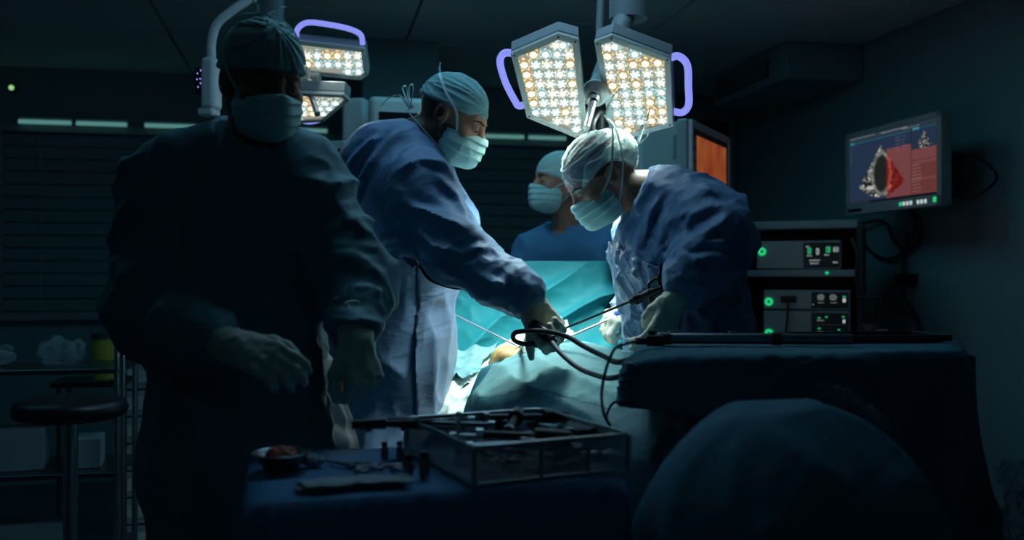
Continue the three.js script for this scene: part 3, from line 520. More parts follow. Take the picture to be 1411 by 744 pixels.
{ // wall sockets and loose cables on the side wall
  const wallAt = (b, y, off = 0.0) => room(A1 - off, y, b), wt = -78 * D;
  const bAt = (px) => { const r = (px - 705.5) / F, c = Math.cos(TURN), s = Math.sin(TURN); return A1 * (c - r * s) / (s + r * c); };
  const s = thing('wall_socket', 'black double socket box on the side wall below the heart scan monitor', 'socket', wallAt(bAt(1253), 1.33, 0.0), wt);
  part(s, 'back_box', box(0.16, 0.062, 0.04, 0, 0, 0.021, 0.006), M.black_plastic);
  for (const q of [-1, 1]) part(s, 'outlet', cyl(0.02, 0.02, 0.008, 18).rotateX(Math.PI / 2).translate(q * 0.04, 0, 0.042), M.rack_black);
  const sw = thing('wall_switch', 'slim pale switch plate next to the black socket box', 'switch', wallAt(bAt(1289), 1.33, 0.0), wt);
  part(sw, 'plate', box(0.05, 0.085, 0.012, 0, 0, 0.007, 0.004), M.casing); part(sw, 'rocker', box(0.02, 0.036, 0.01, 0, 0, 0.014, 0.003), M.wall_paint);
  const q = (px, py, off) => { const b = bAt(px), p = wallAt(b, 0, off), d = -p.z; return V(p.x, EYE + (HORIZON - py) * d / F, p.z); };
  const cab = (label, pts, r) => solo('wall_cable', label, 'cable', tube(pts.map(([x, y, o]) => q(x, y, o ?? 0.03)), r, 70, 8), M.rubber, V(0, 0, 0), 0, 'cables on the side wall');
  cab('black cable looping from the rack top to the monitor arm', [[1185, 312, 0.08], [1225, 306], [1238, 330], [1256, 345], [1275, 330], [1290, 300, 0.1], [1292, 272, 0.25]], 0.009);
  cab('black cable sagging in a wide loop under the monitor', [[1188, 314, 0.02], [1200, 340], [1230, 357], [1255, 343], [1268, 318], [1281, 296, 0.1], [1276, 268, 0.25]], 0.009);
  cab('black cable dropping from the loop through the socket box to the floor', [[1258, 320], [1252, 370], [1250, 400], [1262, 425], [1272, 450], [1274, 560]], 0.009);
  cab('short black lead curling beside the socket box', [[1265, 380, 0.05], [1244, 392, 0.05], [1228, 412], [1250, 428], [1272, 440]], 0.007);
  const bk = at(1203, 0, 4.25), b = thing('suction_canister', 'dark suction canister with a flared basket beside the rack', 'canister', V(bk.x, 0, bk.z));
  part(b, 'stand', bar(V(0, 0.03, 0), V(0, 1.08, 0), 0.016), M.steel_dark); part(b, 'base', cyl(0.1, 0.12, 0.03, 28, 0, 0.016, 0), M.rack_black);
  part(b, 'canister_body', lathe([[0.001, 1.06], [0.055, 1.06], [0.06, 1.08], [0.06, 1.12], [0.045, 1.14], [0.001, 1.14]]), M.rack_black);
  for (let i = 0; i < 10; i++) { const a = i / 10 * Math.PI * 2; part(b, 'basket_wire', bar(V(Math.cos(a) * 0.045, 1.14, Math.sin(a) * 0.045), V(Math.cos(a) * 0.068, 1.255, Math.sin(a) * 0.068), 0.0035, 0.0035, 6), M.rack_black); }
  part(b, 'basket_rim', new THREE.TorusGeometry(0.068, 0.006, 8, 30).rotateX(Math.PI / 2).translate(0, 1.255, 0), M.rack_black);
  part(b, 'label_plate', box(0.05, 0.025, 0.004, 0.015, 1.1, 0.061, 0.001), M.paper);
  part(b, 'hose', tube([V(-0.06, 1.25, 0), V(-0.075, 1.35, 0), V(-0.07, 1.45, 0), V(-0.08, 1.52, -0.04)], 0.008, 24), M.rubber);
}
// ---------------------------------------------------------------- storage side of the room
{
  const ex = thing('indicator_light', 'tiny green indicator light high on the back wall', 'indicator light', room(aOf(17, B1), 2.56, B1), TURN);
  part(ex, 'housing', box(0.05, 0.05, 0.03, 0, 0, 0.016, 0.008), M.black_plastic); part(ex, 'lens', new THREE.SphereGeometry(0.016, 14, 10).translate(0, 0, 0.033), M.glow_exit);
  const c = at(192, 0, 4.4), cab = thing('drawer_cabinet', 'dark drawer cabinet with a column of pale label plates', 'cabinet', V(c.x, 0, c.z), TURN);
  part(cab, 'body', box(0.42, 1.02, 0.42, 0.1, 0.53, -0.22, 0.006), M.rack_black);
  for (let i = 0; i < 7; i++) { const y = 0.13 + i * 0.112 * 1.12; const d = part(cab, 'drawer', box(0.40, 0.115, 0.02, 0.1, y, 0, 0.004), M.casing); part(d, 'label_plate', box(0.09, 0.058, 0.004, -0.005, y, 0.013, 0.001), M.drape_white); part(d, 'handle', bar(V(0.1, y, 0.025), V(0.22, y, 0.025), 0.006), M.steel_dark); }
  for (const [x, z] of [[-0.07, -0.05], [0.27, -0.05], [-0.07, -0.38], [0.27, -0.38]]) part(cab, 'foot', cyl(0.018, 0.018, 0.024, 12, x, 0.012, z), M.rubber);
  const tp = at(75, 0, 3.6), tr = thing('supply_trolley', 'steel supply trolley with open shelves before the blinds', 'trolley', V(tp.x, 0, tp.z), TURN);
  for (const [x, z] of [[-0.28, 0.18], [0.26, 0.18], [-0.28, -0.18], [0.26, -0.18]]) { part(tr, 'post', bar(V(x, 0.08, z), V(x, 1.1, z), 0.011), M.steel); part(tr, 'caster', new THREE.TorusGeometry(0.028, 0.013, 10, 20).rotateY(Math.PI / 2).translate(x, 0.042, z), M.rubber); }
  for (const y of [0.3, 0.62, 1.0]) part(tr, 'shelf', box(0.56, 0.02, 0.38, -0.01, y, 0, 0.005), M.steel_dark);
  const onT = (x, y, z) => V(x, y, z).applyAxisAngle(V(0, 1, 0), TURN).add(tr.position);
  const bag = (label, x, s) => { const f = (X, Y, Z) => Math.hypot(X / 1.3, (Y - 0.05) / 0.8, Z) - 0.085 + 0.03 * ridged(X * 9 + x * 9, Y * 9, Z * 9) + 0.012 * ridged(X * 24, Y * 24 + x, Z * 24); const g = netMesh((X, Y, Z) => Math.max(f(X, Y, Z), -Y), [-0.13, -0.01, -0.1], [0.13, 0.14, 0.1], 0.007).scale(s, s, s); solo('plastic_bag', label, 'bag', g, M.clear_plastic, onT(x, 1.011, 0.02), 0, 'crumpled bags on the trolley'); };
  bag('crumpled clear bag on the trolley top beside the yellow bin', 0.03, 1.0); bag('flatter crumpled clear bag near the trolley edge', -0.2, 0.8);
  const yb = thing('sharps_bin', 'dull yellow sharps bin standing behind the trolley', 'bin', V(at(144, 0, 3.95).x, 0.92, -3.95), TURN);
  part(yb, 'body', new THREE.CylinderGeometry(0.05, 0.042, 0.17, 28).translate(0, 0.085, 0), M.yellow_plastic); part(yb, 'band', cyl(0.051, 0.05, 0.012, 28, 0, 0.06, 0), M.rack_black); part(yb, 'lid', cyl(0.05, 0.054, 0.02, 28, 0, 0.178, 0), M.rack_black);
  const sh = thing('side_table', 'small dark side table carrying the yellow sharps bin', 'table', V(at(128, 0, 3.95).x, 0, -3.95), TURN);
  part(sh, 'table_top', box(0.28, 0.025, 0.22, 0, 0.907, 0, 0.006), M.rack_black); for (const [x, z] of [[-0.11, 0.08], [0.11, 0.08], [-0.11, -0.08], [0.11, -0.08]]) part(sh, 'leg', bar(V(x, 0, z), V(x, 0.9, z), 0.011), M.steel_dark);
  for (const [label, x, y, z, w, h] of [['pale carton on the lower trolley shelf', -0.12, 0.64, 0.03, 0.2, 0.15], ['narrow white carton beside the pale carton on the trolley', 0.12, 0.64, 0.03, 0.12, 0.11], ['flat pale carton on the bottom trolley shelf', -0.06, 0.32, 0.03, 0.26, 0.12]]) { const b = thing('carton', label, 'box', onT(x, y - 0.009, z), TURN + 0.1, 'cartons on the trolley'); part(b, 'body', box(w, h, 0.16, 0, h / 2, 0, 0.003), M.paper); part(b, 'tape', box(w + 0.002, 0.002, 0.03, 0, h + 0.001, 0, 0), M.casing); }
  const sp = at(98, 0, 2.75), st = thing('stool', 'round dark padded stool on a steel stem before the trolley', 'stool', V(sp.x, 0, sp.z));
  part(st, 'seat', lathe([[0.001, 0.935], [0.13, 0.935], [0.152, 0.945], [0.158, 0.965], [0.15, 0.985], [0.12, 0.995], [0.001, 0.998]], 48), M.black_plastic);
  part(st, 'stem', cyl(0.02, 0.02, 0.9, 20, 0, 0.485, 0), M.steel); for (let i = 0; i < 5; i++) { const a = i * 72 * D; part(st, 'foot', mg([bar(V(0, 0.07, 0), V(Math.cos(a) * 0.24, 0.05, Math.sin(a) * 0.24), 0.014), new THREE.SphereGeometry(0.024, 12, 10).translate(Math.cos(a) * 0.24, 0.025, Math.sin(a) * 0.24)]), M.steel_dark); }
  const ip = at(170, 0, 3.3), iv = thing('drip_stand', 'thin steel drip stand pole on casters next to the drawer cabinet', 'stand', V(ip.x, 0, ip.z));
  part(iv, 'pole', bar(V(0, 0.08, 0), V(0, 1.15, 0), 0.0075), M.steel); for (let i = 0; i < 5; i++) { const a = i * 72 * D + 0.3; part(iv, 'foot', mg([bar(V(0, 0.09, 0), V(Math.cos(a) * 0.2, 0.06, Math.sin(a) * 0.2), 0.01), new THREE.TorusGeometry(0.02, 0.011, 8, 16).translate(Math.cos(a) * 0.2, 0.032, Math.sin(a) * 0.2)]), M.rubber); }
}

// ---------------------------------------------------------------- people
const UPV = V(0, 1, 0);
function headFrame(pos, yaw, pitch, roll = 0, size = 1) {
  const q = new THREE.Quaternion().setFromEuler(new THREE.Euler(pitch * D, yaw * D, roll * D, 'YXZ')), m = new THREE.Matrix4().compose(pos, q, V(size, size, size)), inv = m.clone().invert(), e = inv.elements;
  return { m, w: (x, y, z) => V(x, y, z).applyMatrix4(m), l: (x, y, z) => [e[0] * x + e[4] * y + e[8] * z + e[12], e[1] * x + e[5] * y + e[9] * z + e[13], e[2] * x + e[6] * y + e[10] * z + e[14]], pos };
}
const ell = (x, y, z, cx, cy, cz, rx, ry, rz) => { const a = (x - cx) / rx, b = (y - cy) / ry, c = (z - cz) / rz, k = Math.sqrt(a * a + b * b + c * c); return (k - 1) * Math.min(rx, ry, rz); };
const seg = (x, y, z, ax, ay, az, bx, by, bz, ra, rb) => { const dx = bx - ax, dy = by - ay, dz = bz - az, t = clamp(((x - ax) * dx + (y - ay) * dy + (z - az) * dz) / (dx * dx + dy * dy + dz * dz), 0, 1); return Math.hypot(x - ax - dx * t, y - ay - dy * t, z - az - dz * t) - mix(ra, rb, t); };
/** head in its own frame: y up, z towards the face, origin between the ears */
function headField(x, y, z) {
  const ax = Math.abs(x);
  let d = ell(x, y, z, 0, 0.032, -0.016, 0.077, 0.087, 0.098);
  d = smin(d, ell(x, y, z, 0, -0.03, 0.028, 0.061, 0.082, 0.064), 0.03);
  d = smin(d, seg(ax, y, z, 0.052, -0.052, -0.004, 0.012, -0.103, 0.058, 0.02, 0.017), 0.025);
  d = smin(d, seg(ax, y, z, 0.0, 0.022, 0.083, 0.036, 0.02, 0.07, 0.0125, 0.012), 0.016);
  d = smin(d, ell(ax, y, z, 0.043, -0.026, 0.062, 0.024, 0.02, 0.022), 0.02);
  d = smax(d, -(Math.hypot(ax - 0.031, y - 0.001, z - 0.101) - 0.0175), 0.014);
  d = smin(d, seg(x, y, z, 0, 0.012, 0.088, 0, -0.034, 0.111, 0.0075, 0.0125), 0.01);
  d = smin(d, Math.hypot(ax - 0.012, y + 0.037, z - 0.1) - 0.0085, 0.008);
  d = smin(d, seg(ax, y, z, 0, -0.066, 0.092, 0.018, -0.067, 0.083, 0.007, 0.004), 0.01);
  const lid = Math.max(Math.hypot(ax - 0.031, y - 0.0005, z - 0.0775) - 0.0148, -(y - 0.0005 + 0.0035 + (z - 0.0775) * 0.1));
  d = smin(d, lid, 0.004);
  d = smin(d, Math.max(Math.hypot(ax - 0.031, y - 0.0005, z - 0.0775) - 0.0143, y + 0.006), 0.004);
  let ear = ell(ax - 0.002, y, z, 0.077, -0.006 - (z + 0.012) * 0.25, -0.012, 0.011, 0.033, 0.021);
  ear = smax(ear, -ell(ax, y, z, 0.092, -0.004, -0.008, 0.012, 0.018, 0.011), 0.004);
  return smin(d, ear, 0.006);
}
function handBones(o) { // o: wrist, dir, palm, right, curls, thumb, size, spread
  const s = o.size ?? 1, Fd = o.dir.clone().normalize(), N = o.palm.clone().addScaledVector(Fd, -o.palm.dot(Fd)).normalize(), S = Fd.clone().cross(N).multiplyScalar(o.right ? 1 : -1);
  const p = (f, sd, n) => o.wrist.clone().addScaledVector(Fd, f * s).addScaledVector(S, sd * s).addScaledVector(N, n * s), B = [];
  const side = [0.031, 0.0105, -0.0105, -0.03], kn = [0.093, 0.097, 0.092, 0.083], len = [[0.044, 0.026, 0.021], [0.049, 0.03, 0.022], [0.045, 0.028, 0.022], [0.035, 0.021, 0.019]];
  for (let i = 0; i < 4; i++) {
    const k = p(kn[i], side[i], -0.004); B.push(bone(p(0.005, side[i] * 0.55, 0), k, 0.0165 * s, 0.0125 * s));
    let q = k.clone(), ang = 0; const sp = (o.spread ?? 0.1) * (1.5 - i) * 0.5;
    for (let j = 0; j < 3; j++) {
      ang += o.curls[i][j] * D; const dir = Fd.clone().multiplyScalar(Math.cos(ang)).addScaledVector(N, Math.sin(ang)).addScaledVector(S, sp * Math.max(0, Math.cos(ang))).normalize();
      const e = q.clone().addScaledVector(dir, len[i][j] * s); B.push(bone(q, e, [0.0102, 0.0094, 0.0086][j] * s * (i === 3 ? 0.88 : 1), [0.0094, 0.0086, 0.0074][j] * s * (i === 3 ? 0.88 : 1))); q = e;
    }
  }
  const t0 = p(0.022, 0.026, 0.008), t1 = p(...(o.thumb?.[0] ?? [0.062, 0.052, 0.022])), t2 = p(...(o.thumb?.[1] ?? [0.09, 0.056, 0.03])), t3 = p(...(o.thumb?.[2] ?? [0.114, 0.052, 0.036]));
  B.push(bone(p(0.012, 0.012, 0.004), t0, 0.018 * s, 0.018 * s), bone(t0, t1, 0.017 * s, 0.0118 * s), bone(t1, t2, 0.0112 * s, 0.0104 * s), bone(t2, t3, 0.0104 * s, 0.008 * s));
  B.push(bone(p(0.0, 0, 0), p(0.07, -0.004, 0.003), 0.022 * s, 0.02 * s, { flat: [S, 0.72] }));
  return B;
}
function handGeo(o, cuffTo, cuffR, mate) {
  const hb = handBones(o), f0 = boneField(hb, 0.009), back = cuffTo.clone(), cu = cuffTo ? bone(o.wrist, back, 0.029 * (o.size ?? 1), cuffR, { fold: [0.005, 16, 2.2] }) : null, fc = cu ? boneField([cu], 0.01) : null;
  const fingers = [];
  const f = (x, y, z) => { let d = f0(x, y, z); if (fc) d = smin(d, fc(x, y, z), 0.02); return d + 0.0012 * noise3(x * 40, y * 40, z * 40) - 0.0012; };
  const [lo, hi] = bonesBound(cu ? [...hb, cu] : hb, 0.016);
  return netMesh(f, lo, hi, 0.0035);
}
const SKIN = { light: [0.62, 0.30, 0.20], tan: [0.50, 0.23, 0.15], deep: [0.33, 0.14, 0.085] };
/** builds one clothed person; all joints are places in the room */
function person(o) {
  const t = thing('person', o.label, 'person', o.base), sh = o.base.clone().negate(), add = (name, g, m, label, parent = t) => part(parent, name, g.translate(sh.x, sh.y, sh.z), m, label);
  const H = headFrame(...o.head), neck = bone(H.w(0, -0.055, -0.028), o.neck, 0.054, 0.062), neck2 = bone(o.neck, o.chest, 0.06, 0.09);
  // body: one continuous skin
  const hairAt = o.hairAt ?? (() => false), tone = SKIN[o.skin], hc = o.hairColour ?? [0.035, 0.022, 0.016];
  const colour = (x, y, z) => { const [a, b, c] = H.l(x, y, z), n = 0.5 + 0.5 * noise3(x * 60, y * 60, z * 60), k = 0.9 + 0.16 * n; const h = hairAt(a, b, c, n); const lip = sstep(0.012, 0.004, Math.abs(b + 0.066)) * sstep(0.03, 0.02, Math.abs(a)) * sstep(0.07, 0.085, c); return [0, 1, 2].map((q) => mix(mix(tone[q], tone[q] * [1.0, 0.6, 0.6][q], lip * 0.6) * k, hc[q], h)); };
  const hf = (x, y, z) => { const [a, b, c] = H.l(x, y, z); return smin(headField(a, b, c), smin(boneDist(neck, x, y, z), boneDist(neck2, x, y, z), 0.03), 0.03); };
  const hp = H.pos, hg = netMesh(hf, [Math.min(hp.x, o.neck.x) - 0.16, Math.min(hp.y - 0.17, o.neck.y - 0.03), Math.min(hp.z, o.neck.z) - 0.16], [Math.max(hp.x, o.neck.x) + 0.16, hp.y + 0.16, Math.max(hp.z, o.neck.z) + 0.16], 0.0034, colour);
  const inner = o.cloth.map((b) => ({ ...b, ra: Math.max(0.035, b.ra - 0.045), rb: Math.max(0.03, b.rb - 0.04), fold: undefined })), bf0 = boneField([...inner, ...o.legs, ...(o.skinBones ?? []), neck2], 0.05);
  const bb = bonesBound([...inner, ...o.legs, ...(o.skinBones ?? [])], 0.03), bg = netMesh(bf0, bb[0], bb[1], 0.014, colour);
  const geos = [bg, hg]; if (o.bareHands) for (const h of o.bareHands) { const q = handGeo(h, h.wrist.clone().addScaledVector(h.dir, -0.04), 0.028), n = q.attributes.position.count, c = new Float32Array(n * 3); for (let i = 0; i < n; i++) c.set(tone, i * 3); q.setAttribute('color', new THREE.BufferAttribute(c, 3)); geos.push(q); }
  add('body', mergeGeometries(geos.map((g) => { g.deleteAttribute('uv'); return g; })), M.skin);
  for (const s of [-1, 1]) {
    const e = add('eye', new THREE.SphereGeometry(0.0128, 18, 14).applyMatrix4(new THREE.Matrix4().makeTranslation(s * 0.031, 0.0005, 0.0775)).applyMatrix4(H.m), M.eye_white);
    add('iris', new THREE.SphereGeometry(0.006, 14, 10).scale(1, 1, 0.5).applyMatrix4(new THREE.Matrix4().makeTranslation(s * 0.031, -0.004, 0.0885)).applyMatrix4(H.m), M.iris, undefined, e);
    add('eyebrow', mg([bar(V(s * 0.014, 0.019, 0.0965), V(s * 0.032, 0.0235, 0.0905), 0.003, 0.0034, 8), bar(V(s * 0.032, 0.0235, 0.0905), V(s * 0.05, 0.0185, 0.0745), 0.0034, 0.0016, 8)]).applyMatrix4(H.m), M.hair);
  }
  // clothes
  const cl0 = boneField(o.cloth, o.blend ?? 0.07, o.seed ?? 0, o.creases ?? null), open = bone(o.neck.clone().lerp(H.pos, 0.9), o.neck.clone().lerp(o.chest, 0.05), 0.085, o.collar ?? 0.072);
  const floorY = o.hem ?? 0.1, cl = (x, y, z) => { let d = Math.max(smax(cl0(x, y, z), -boneDist(open, x, y, z), 0.012), floorY - y); if (o.cut) d = o.cut(d, x, y, z); return d; };
  const cb = bonesBound(o.cloth, 0.03); cb[0][1] = Math.max(cb[0][1], floorY - 0.02);
  add(o.clothName ?? 'gown', netMesh(cl, cb[0], cb[1], o.cell ?? 0.008), o.clothMat);
  for (const g of o.gloves ?? []) add('glove', handGeo(g, g.cuff, g.cuffR ?? 0.045), M.glove);
  // cap
  const cp = o.cap, plane = (y, z) => (cp.rim ? cp.rim(z) : cp.front + (0.092 - z) * cp.slope) - y;   // > 0 below the rim
  const capF = (x, y, z) => {
    let d = ell(x, y, z, 0, 0.034, -0.018, 0.085 + cp.puff * 0.6, 0.094 + cp.puff, 0.106 + cp.puff);
    if (cp.bun) d = smin(d, ell(x, y, z, ...cp.bun), 0.03);
    const tx = x, ty = y - (cp.knot?.[1] ?? 0.03), tz = z - (cp.knot?.[2] ?? -0.12), az = Math.atan2(tx, ty) * 2.6, rd = Math.hypot(tx, ty, tz);
    d -= (cp.fold ?? 0.004) * (ridged(az + (o.seed ?? 0), rd * 5, 1.5) + 0.5 * ridged(az * 2.3, rd * 11 + 4, 2) - 0.7);
    const rim = plane(y, z); d -= 0.002 * sstep(0.008, 0.004, Math.abs(rim + 0.006));
    return smax(d, rim + 0.002 * noise3(x * 30, z * 30, 4), 0.005);
  };
  const capG = netMesh(capF, [-0.13, -0.13, -0.2], [0.13, 0.19, 0.14], 0.0038).applyMatrix4(H.m), cap = add('cap', capG, cp.mat);
  if (cp.hair) { add('hair', netMesh((x, y, z) => smax(ell(x, y, z, 0, 0.036, -0.02, 0.082, 0.092, 0.102) - 0.003 * ridged(x * 20, y * 8, z * 8), cp.hair(y, z), 0.01), [-0.11, -0.12, -0.15], [0.11, 0.15, 0.12], 0.005).applyMatrix4(H.m), M.hair_brown);
    add('cap_band', netMesh((x, y, z) => smax(smax(capF(x, y, z) - 0.0015, y - 0.034 - (0.092 - z) * 0.12 - 0.03 * noise3(x * 8, y * 8, z * 8), 0.003), plane(y, z) - 0.0005, 0.002), [-0.13, -0.1, -0.14], [0.13, 0.15, 0.14], 0.004).applyMatrix4(H.m), M.cap_pale, 'doubled pale front of the cap', t); }
  // mask
  const maskF = (x, y, z) => {
    let d = ell(x, y, z, 0, -0.056, 0.04, 0.071, 0.07, 0.076);
    d = smin(d, seg(x, y, z, 0, -0.022, 0.108, 0, -0.088, 0.098, 0.016, 0.022), 0.03);
    const pl = (y + 0.055) * 42; d -= 0.0045 * (0.5 - (pl - Math.floor(pl))) * sstep(0.05, 0.03, Math.abs(y + 0.055));
    d -= 0.003 * ridged(x * 14 + (o.seed ?? 0), y * 10, z * 14) * sstep(0.0, 0.05, Math.abs(x));
    d = smax(d, y + 0.012 + Math.abs(x) * 0.25, 0.004);
    return smax(d, 0.018 + (y + 0.055) * 0.12 - z - Math.abs(x) * 0.1, 0.006);
  };
  const mk = add('mask', netMesh(maskF, [-0.1, -0.15, -0.03], [0.1, 0.03, 0.15], 0.0029).applyMatrix4(H.m), M.mask);
  for (const r of o.ties ?? []) add('tie', ribbon(r.map(([x, y, z]) => H.w(x, y, z)), o.tieW ?? 0.0075, H.pos), M.tie);
  return { t, H, add, cl, cl0 };
}
const legsOf = (x, z, y, face, gap = 0.1) => { const s = face.clone().cross(UPV).normalize().multiplyScalar(gap), L = []; for (const k of [-1, 1]) { const h = V(x, y, z).addScaledVector(s, k), kn = V(x, y * 0.53, z).addScaledVector(s, k).addScaledVector(face, 0.02), f = V(x, 0.06, z).addScaledVector(s, k); L.push(bone(h, kn, 0.085, 0.06), bone(kn, f, 0.058, 0.04), bone(f.clone().setY(0.035), f.clone().setY(0.03).addScaledVector(face, 0.17), 0.034, 0.028)); } return L; };

// surgeon bent over the table, arm stretched to the camera head
{
  const c = (px, py, d) => at(px, py, d), face = V(1, 0, 0.1).normalize(), Z = V(0, 0, 1);
  const pelvis = c(520, 640, 2.8), belly = c(537, 480, 2.8), chest = c(548, 335, 2.78), upper = c(553, 255, 2.77), neck = c(578, 192, 2.74), shN = c(583, 262, 2.60), elN = c(622, 342, 2.50), wrN = c(716, 402, 2.44), shF = c(592, 254, 2.93), elF = c(629, 322, 2.94), wrF = c(586, 425, 2.97);
  const V1 = [0.024, 3.2, 0.45], R1 = [0.022, 3.6, 1.0, 0.2];
  const cloth = [bone(V(pelvis.x, 0.05, pelvis.z), pelvis, 0.25, 0.2, { flat: [Z, 0.85], fold: V1 }), bone(pelvis, belly, 0.2, 0.175, { flat: [Z, 0.85], fold: V1 }), bone(belly, chest, 0.175, 0.178, { flat: [Z, 0.85], fold: V1 }), bone(chest, upper, 0.178, 0.155, { flat: [Z, 0.82], fold: V1 }), bone(upper, c(572, 208, 2.75), 0.14, 0.075, { flat: [Z, 0.9], fold: V1 }), bone(c(515, 232, 2.78), c(500, 320, 2.8), 0.105, 0.125, { flat: [Z, 0.75], fold: V1 }), bone(c(532, 206, 2.77), c(552, 204, 2.76), 0.085, 0.08, { flat: [Z, 0.75], fold: V1 }),
    bone(c(560, 252, 2.7), shN, 0.11, 0.09, { fold: R1 }), bone(shN, elN, 0.092, 0.078, { fold: R1 }), bone(elN, wrN, 0.078, 0.05, { fold: [0.02, 5, 1.2] }), bone(c(690, 390, 2.45), wrN, 0.055, 0.047, { fold: [0.008, 16, 1.8] }), bone(shF, elF, 0.085, 0.066, { fold: R1 }), bone(elF, wrF, 0.066, 0.048, { fold: R1 })];
  const hand = { wrist: c(733, 419, 2.43), dir: V(0.55, -0.80, -0.12), palm: V(0.15, -0.42, 0.9), right: true, size: 1.0, curls: [[62, 75, 35], [66, 80, 40], [68, 82, 40], [70, 80, 40]], thumb: [[0.055, 0.042, 0.012], [0.085, 0.062, 0.016], [0.112, 0.078, 0.018]], cuff: c(706, 392, 2.445), cuffR: 0.044 };
  const left = { wrist: c(584, 432, 2.965), dir: V(0.2, -0.95, 0.1), palm: V(-0.1, 0, 1), right: false, curls: [[50, 60, 30], [55, 65, 30], [60, 65, 30], [60, 65, 30]], cuff: c(587, 415, 2.97), cuffR: 0.045 };
  const beard = (a, b, z, n) => Math.max(sstep(0.01, -0.02, z + 0.25 * b - 0.004 * n) * sstep(0.06, 0.03, Math.abs(b) * 0.4) * (b > -0.075 - 0.02 * n ? 0.94 : 0.25), sstep(0.05, 0.03, z + b * 0.2) * sstep(-0.012, -0.03, b) * sstep(-0.13, -0.1, b) * (0.62 + 0.3 * n));
  const p = person({
    label: 'surgeon in blue gown and teal cap bending over the table with outstretched gloved hand', base: V(pelvis.x, 0, pelvis.z), head: [c(625, 163, 2.72), 76, 27, 0], neck, chest: upper, skin: 'tan', hairAt: beard, cloth, clothMat: M.gown_blue, cell: 0.0065, seed: 3.1, hem: 0.1, collar: 0.07, creases: [[[[520, 182, 2.6], [490, 212, 2.6], [472, 245, 2.65]], 0.02, 0.012], [[[545, 176, 2.6], [520, 205, 2.55], [490, 255, 2.6], [478, 300, 2.62]], 0.014, 0.014], [[[540, 240, 2.5], [575, 216, 2.5], [622, 226, 2.55]], 0.016, 0.014], [[[538, 250, 2.48], [560, 278, 2.44], [610, 300, 2.42], [655, 318, 2.46]], 0.02, 0.014], [[[540, 262, 2.48], [556, 305, 2.44], [595, 338, 2.4], [640, 350, 2.38]], 0.018, 0.015], [[[622, 372, 2.36], [630, 352, 2.36], [658, 338, 2.38], [690, 345, 2.4]], 0.018, 0.012], [[[600, 240, 2.52], [630, 268, 2.52], [650, 305, 2.5]], 0.016, 0.014], [[[640, 372, 2.36], [675, 388, 2.36], [700, 392, 2.38]], 0.012, 0.012], [[[520, 345, 2.55], [545, 335, 2.55], [570, 350, 2.55]], 0.016, 0.012]].map((q) => creaseLine(...q)),
    legs: legsOf(pelvis.x, pelvis.z, 0.8, face), gloves: [hand, left],
    cap: { front: 0.026, slope: -0.02, puff: -0.001, mat: M.cap_teal, fold: 0.004, knot: [0, 0.06, -0.115] },
    ties: [[[-0.066, -0.03, 0.05], [-0.0885, 0.02, 0.03], [-0.091, 0.055, -0.02], [-0.073, 0.085, -0.06], [-0.03, 0.098, -0.086], [-0.01, 0.099, -0.091]], [[-0.06, -0.095, 0.035], [-0.075, -0.075, -0.02], [-0.062, -0.05, -0.09], [-0.03, -0.035, -0.128], [0, -0.03, -0.135]],
      [[-0.01, 0.099, -0.091], [-0.014, 0.112, -0.1], [-0.016, 0.128, -0.104]], [[0, -0.03, -0.135], [-0.02, 0.0, -0.15], [-0.024, 0.022, -0.165], [-0.014, 0.016, -0.178], [0, -0.028, -0.137]], [[0, -0.03, -0.135], [-0.02, 0.01, -0.138], [-0.026, 0.034, -0.146], [-0.02, 0.03, -0.158], [0, -0.028, -0.137]], [[0, -0.03, -0.135], [-0.03, -0.01, -0.17], [-0.03, -0.03, -0.195], [-0.03, -0.06, -0.205]]],
  });
  // pale reinforced front panel and tied waist of the gown
  const x0 = c(573, 0, 2.62).x, yT = c(0, 366, 2.62).y;
  p.add('front_panel', netMesh((x, y, z) => Math.max(p.cl(x, y, z) - 0.006 - 0.003 * ridged(x * 9, y * 5, z * 9), x0 - x + 0.02 * (y - 1.2), y - yT - 0.012 * noise3(x * 9, 1, z * 9), 0.55 - y, -(x - x0) * 0.1 - 0.05, -(p.cl0(x, y, z) + 0.02)), [x0 - 0.02, 0.53, -3.08], [x0 + 0.22, yT + 0.02, -2.5], 0.007), M.gown_pale, 'pale reinforced front panel of the gown');
  p.add('waist_tie', mg([ribbon([c(528, 352, 2.575), c(545, 338, 2.56), c(556, 330, 2.555), c(566, 345, 2.56)], 0.012, chest), ribbon([c(552, 334, 2.553), c(560, 352, 2.553), c(572, 366, 2.556)], 0.02, chest), ribbon([c(552, 334, 2.553), c(545, 352, 2.556), c(530, 368, 2.57)], 0.012, chest)]), M.gown_pale);
}
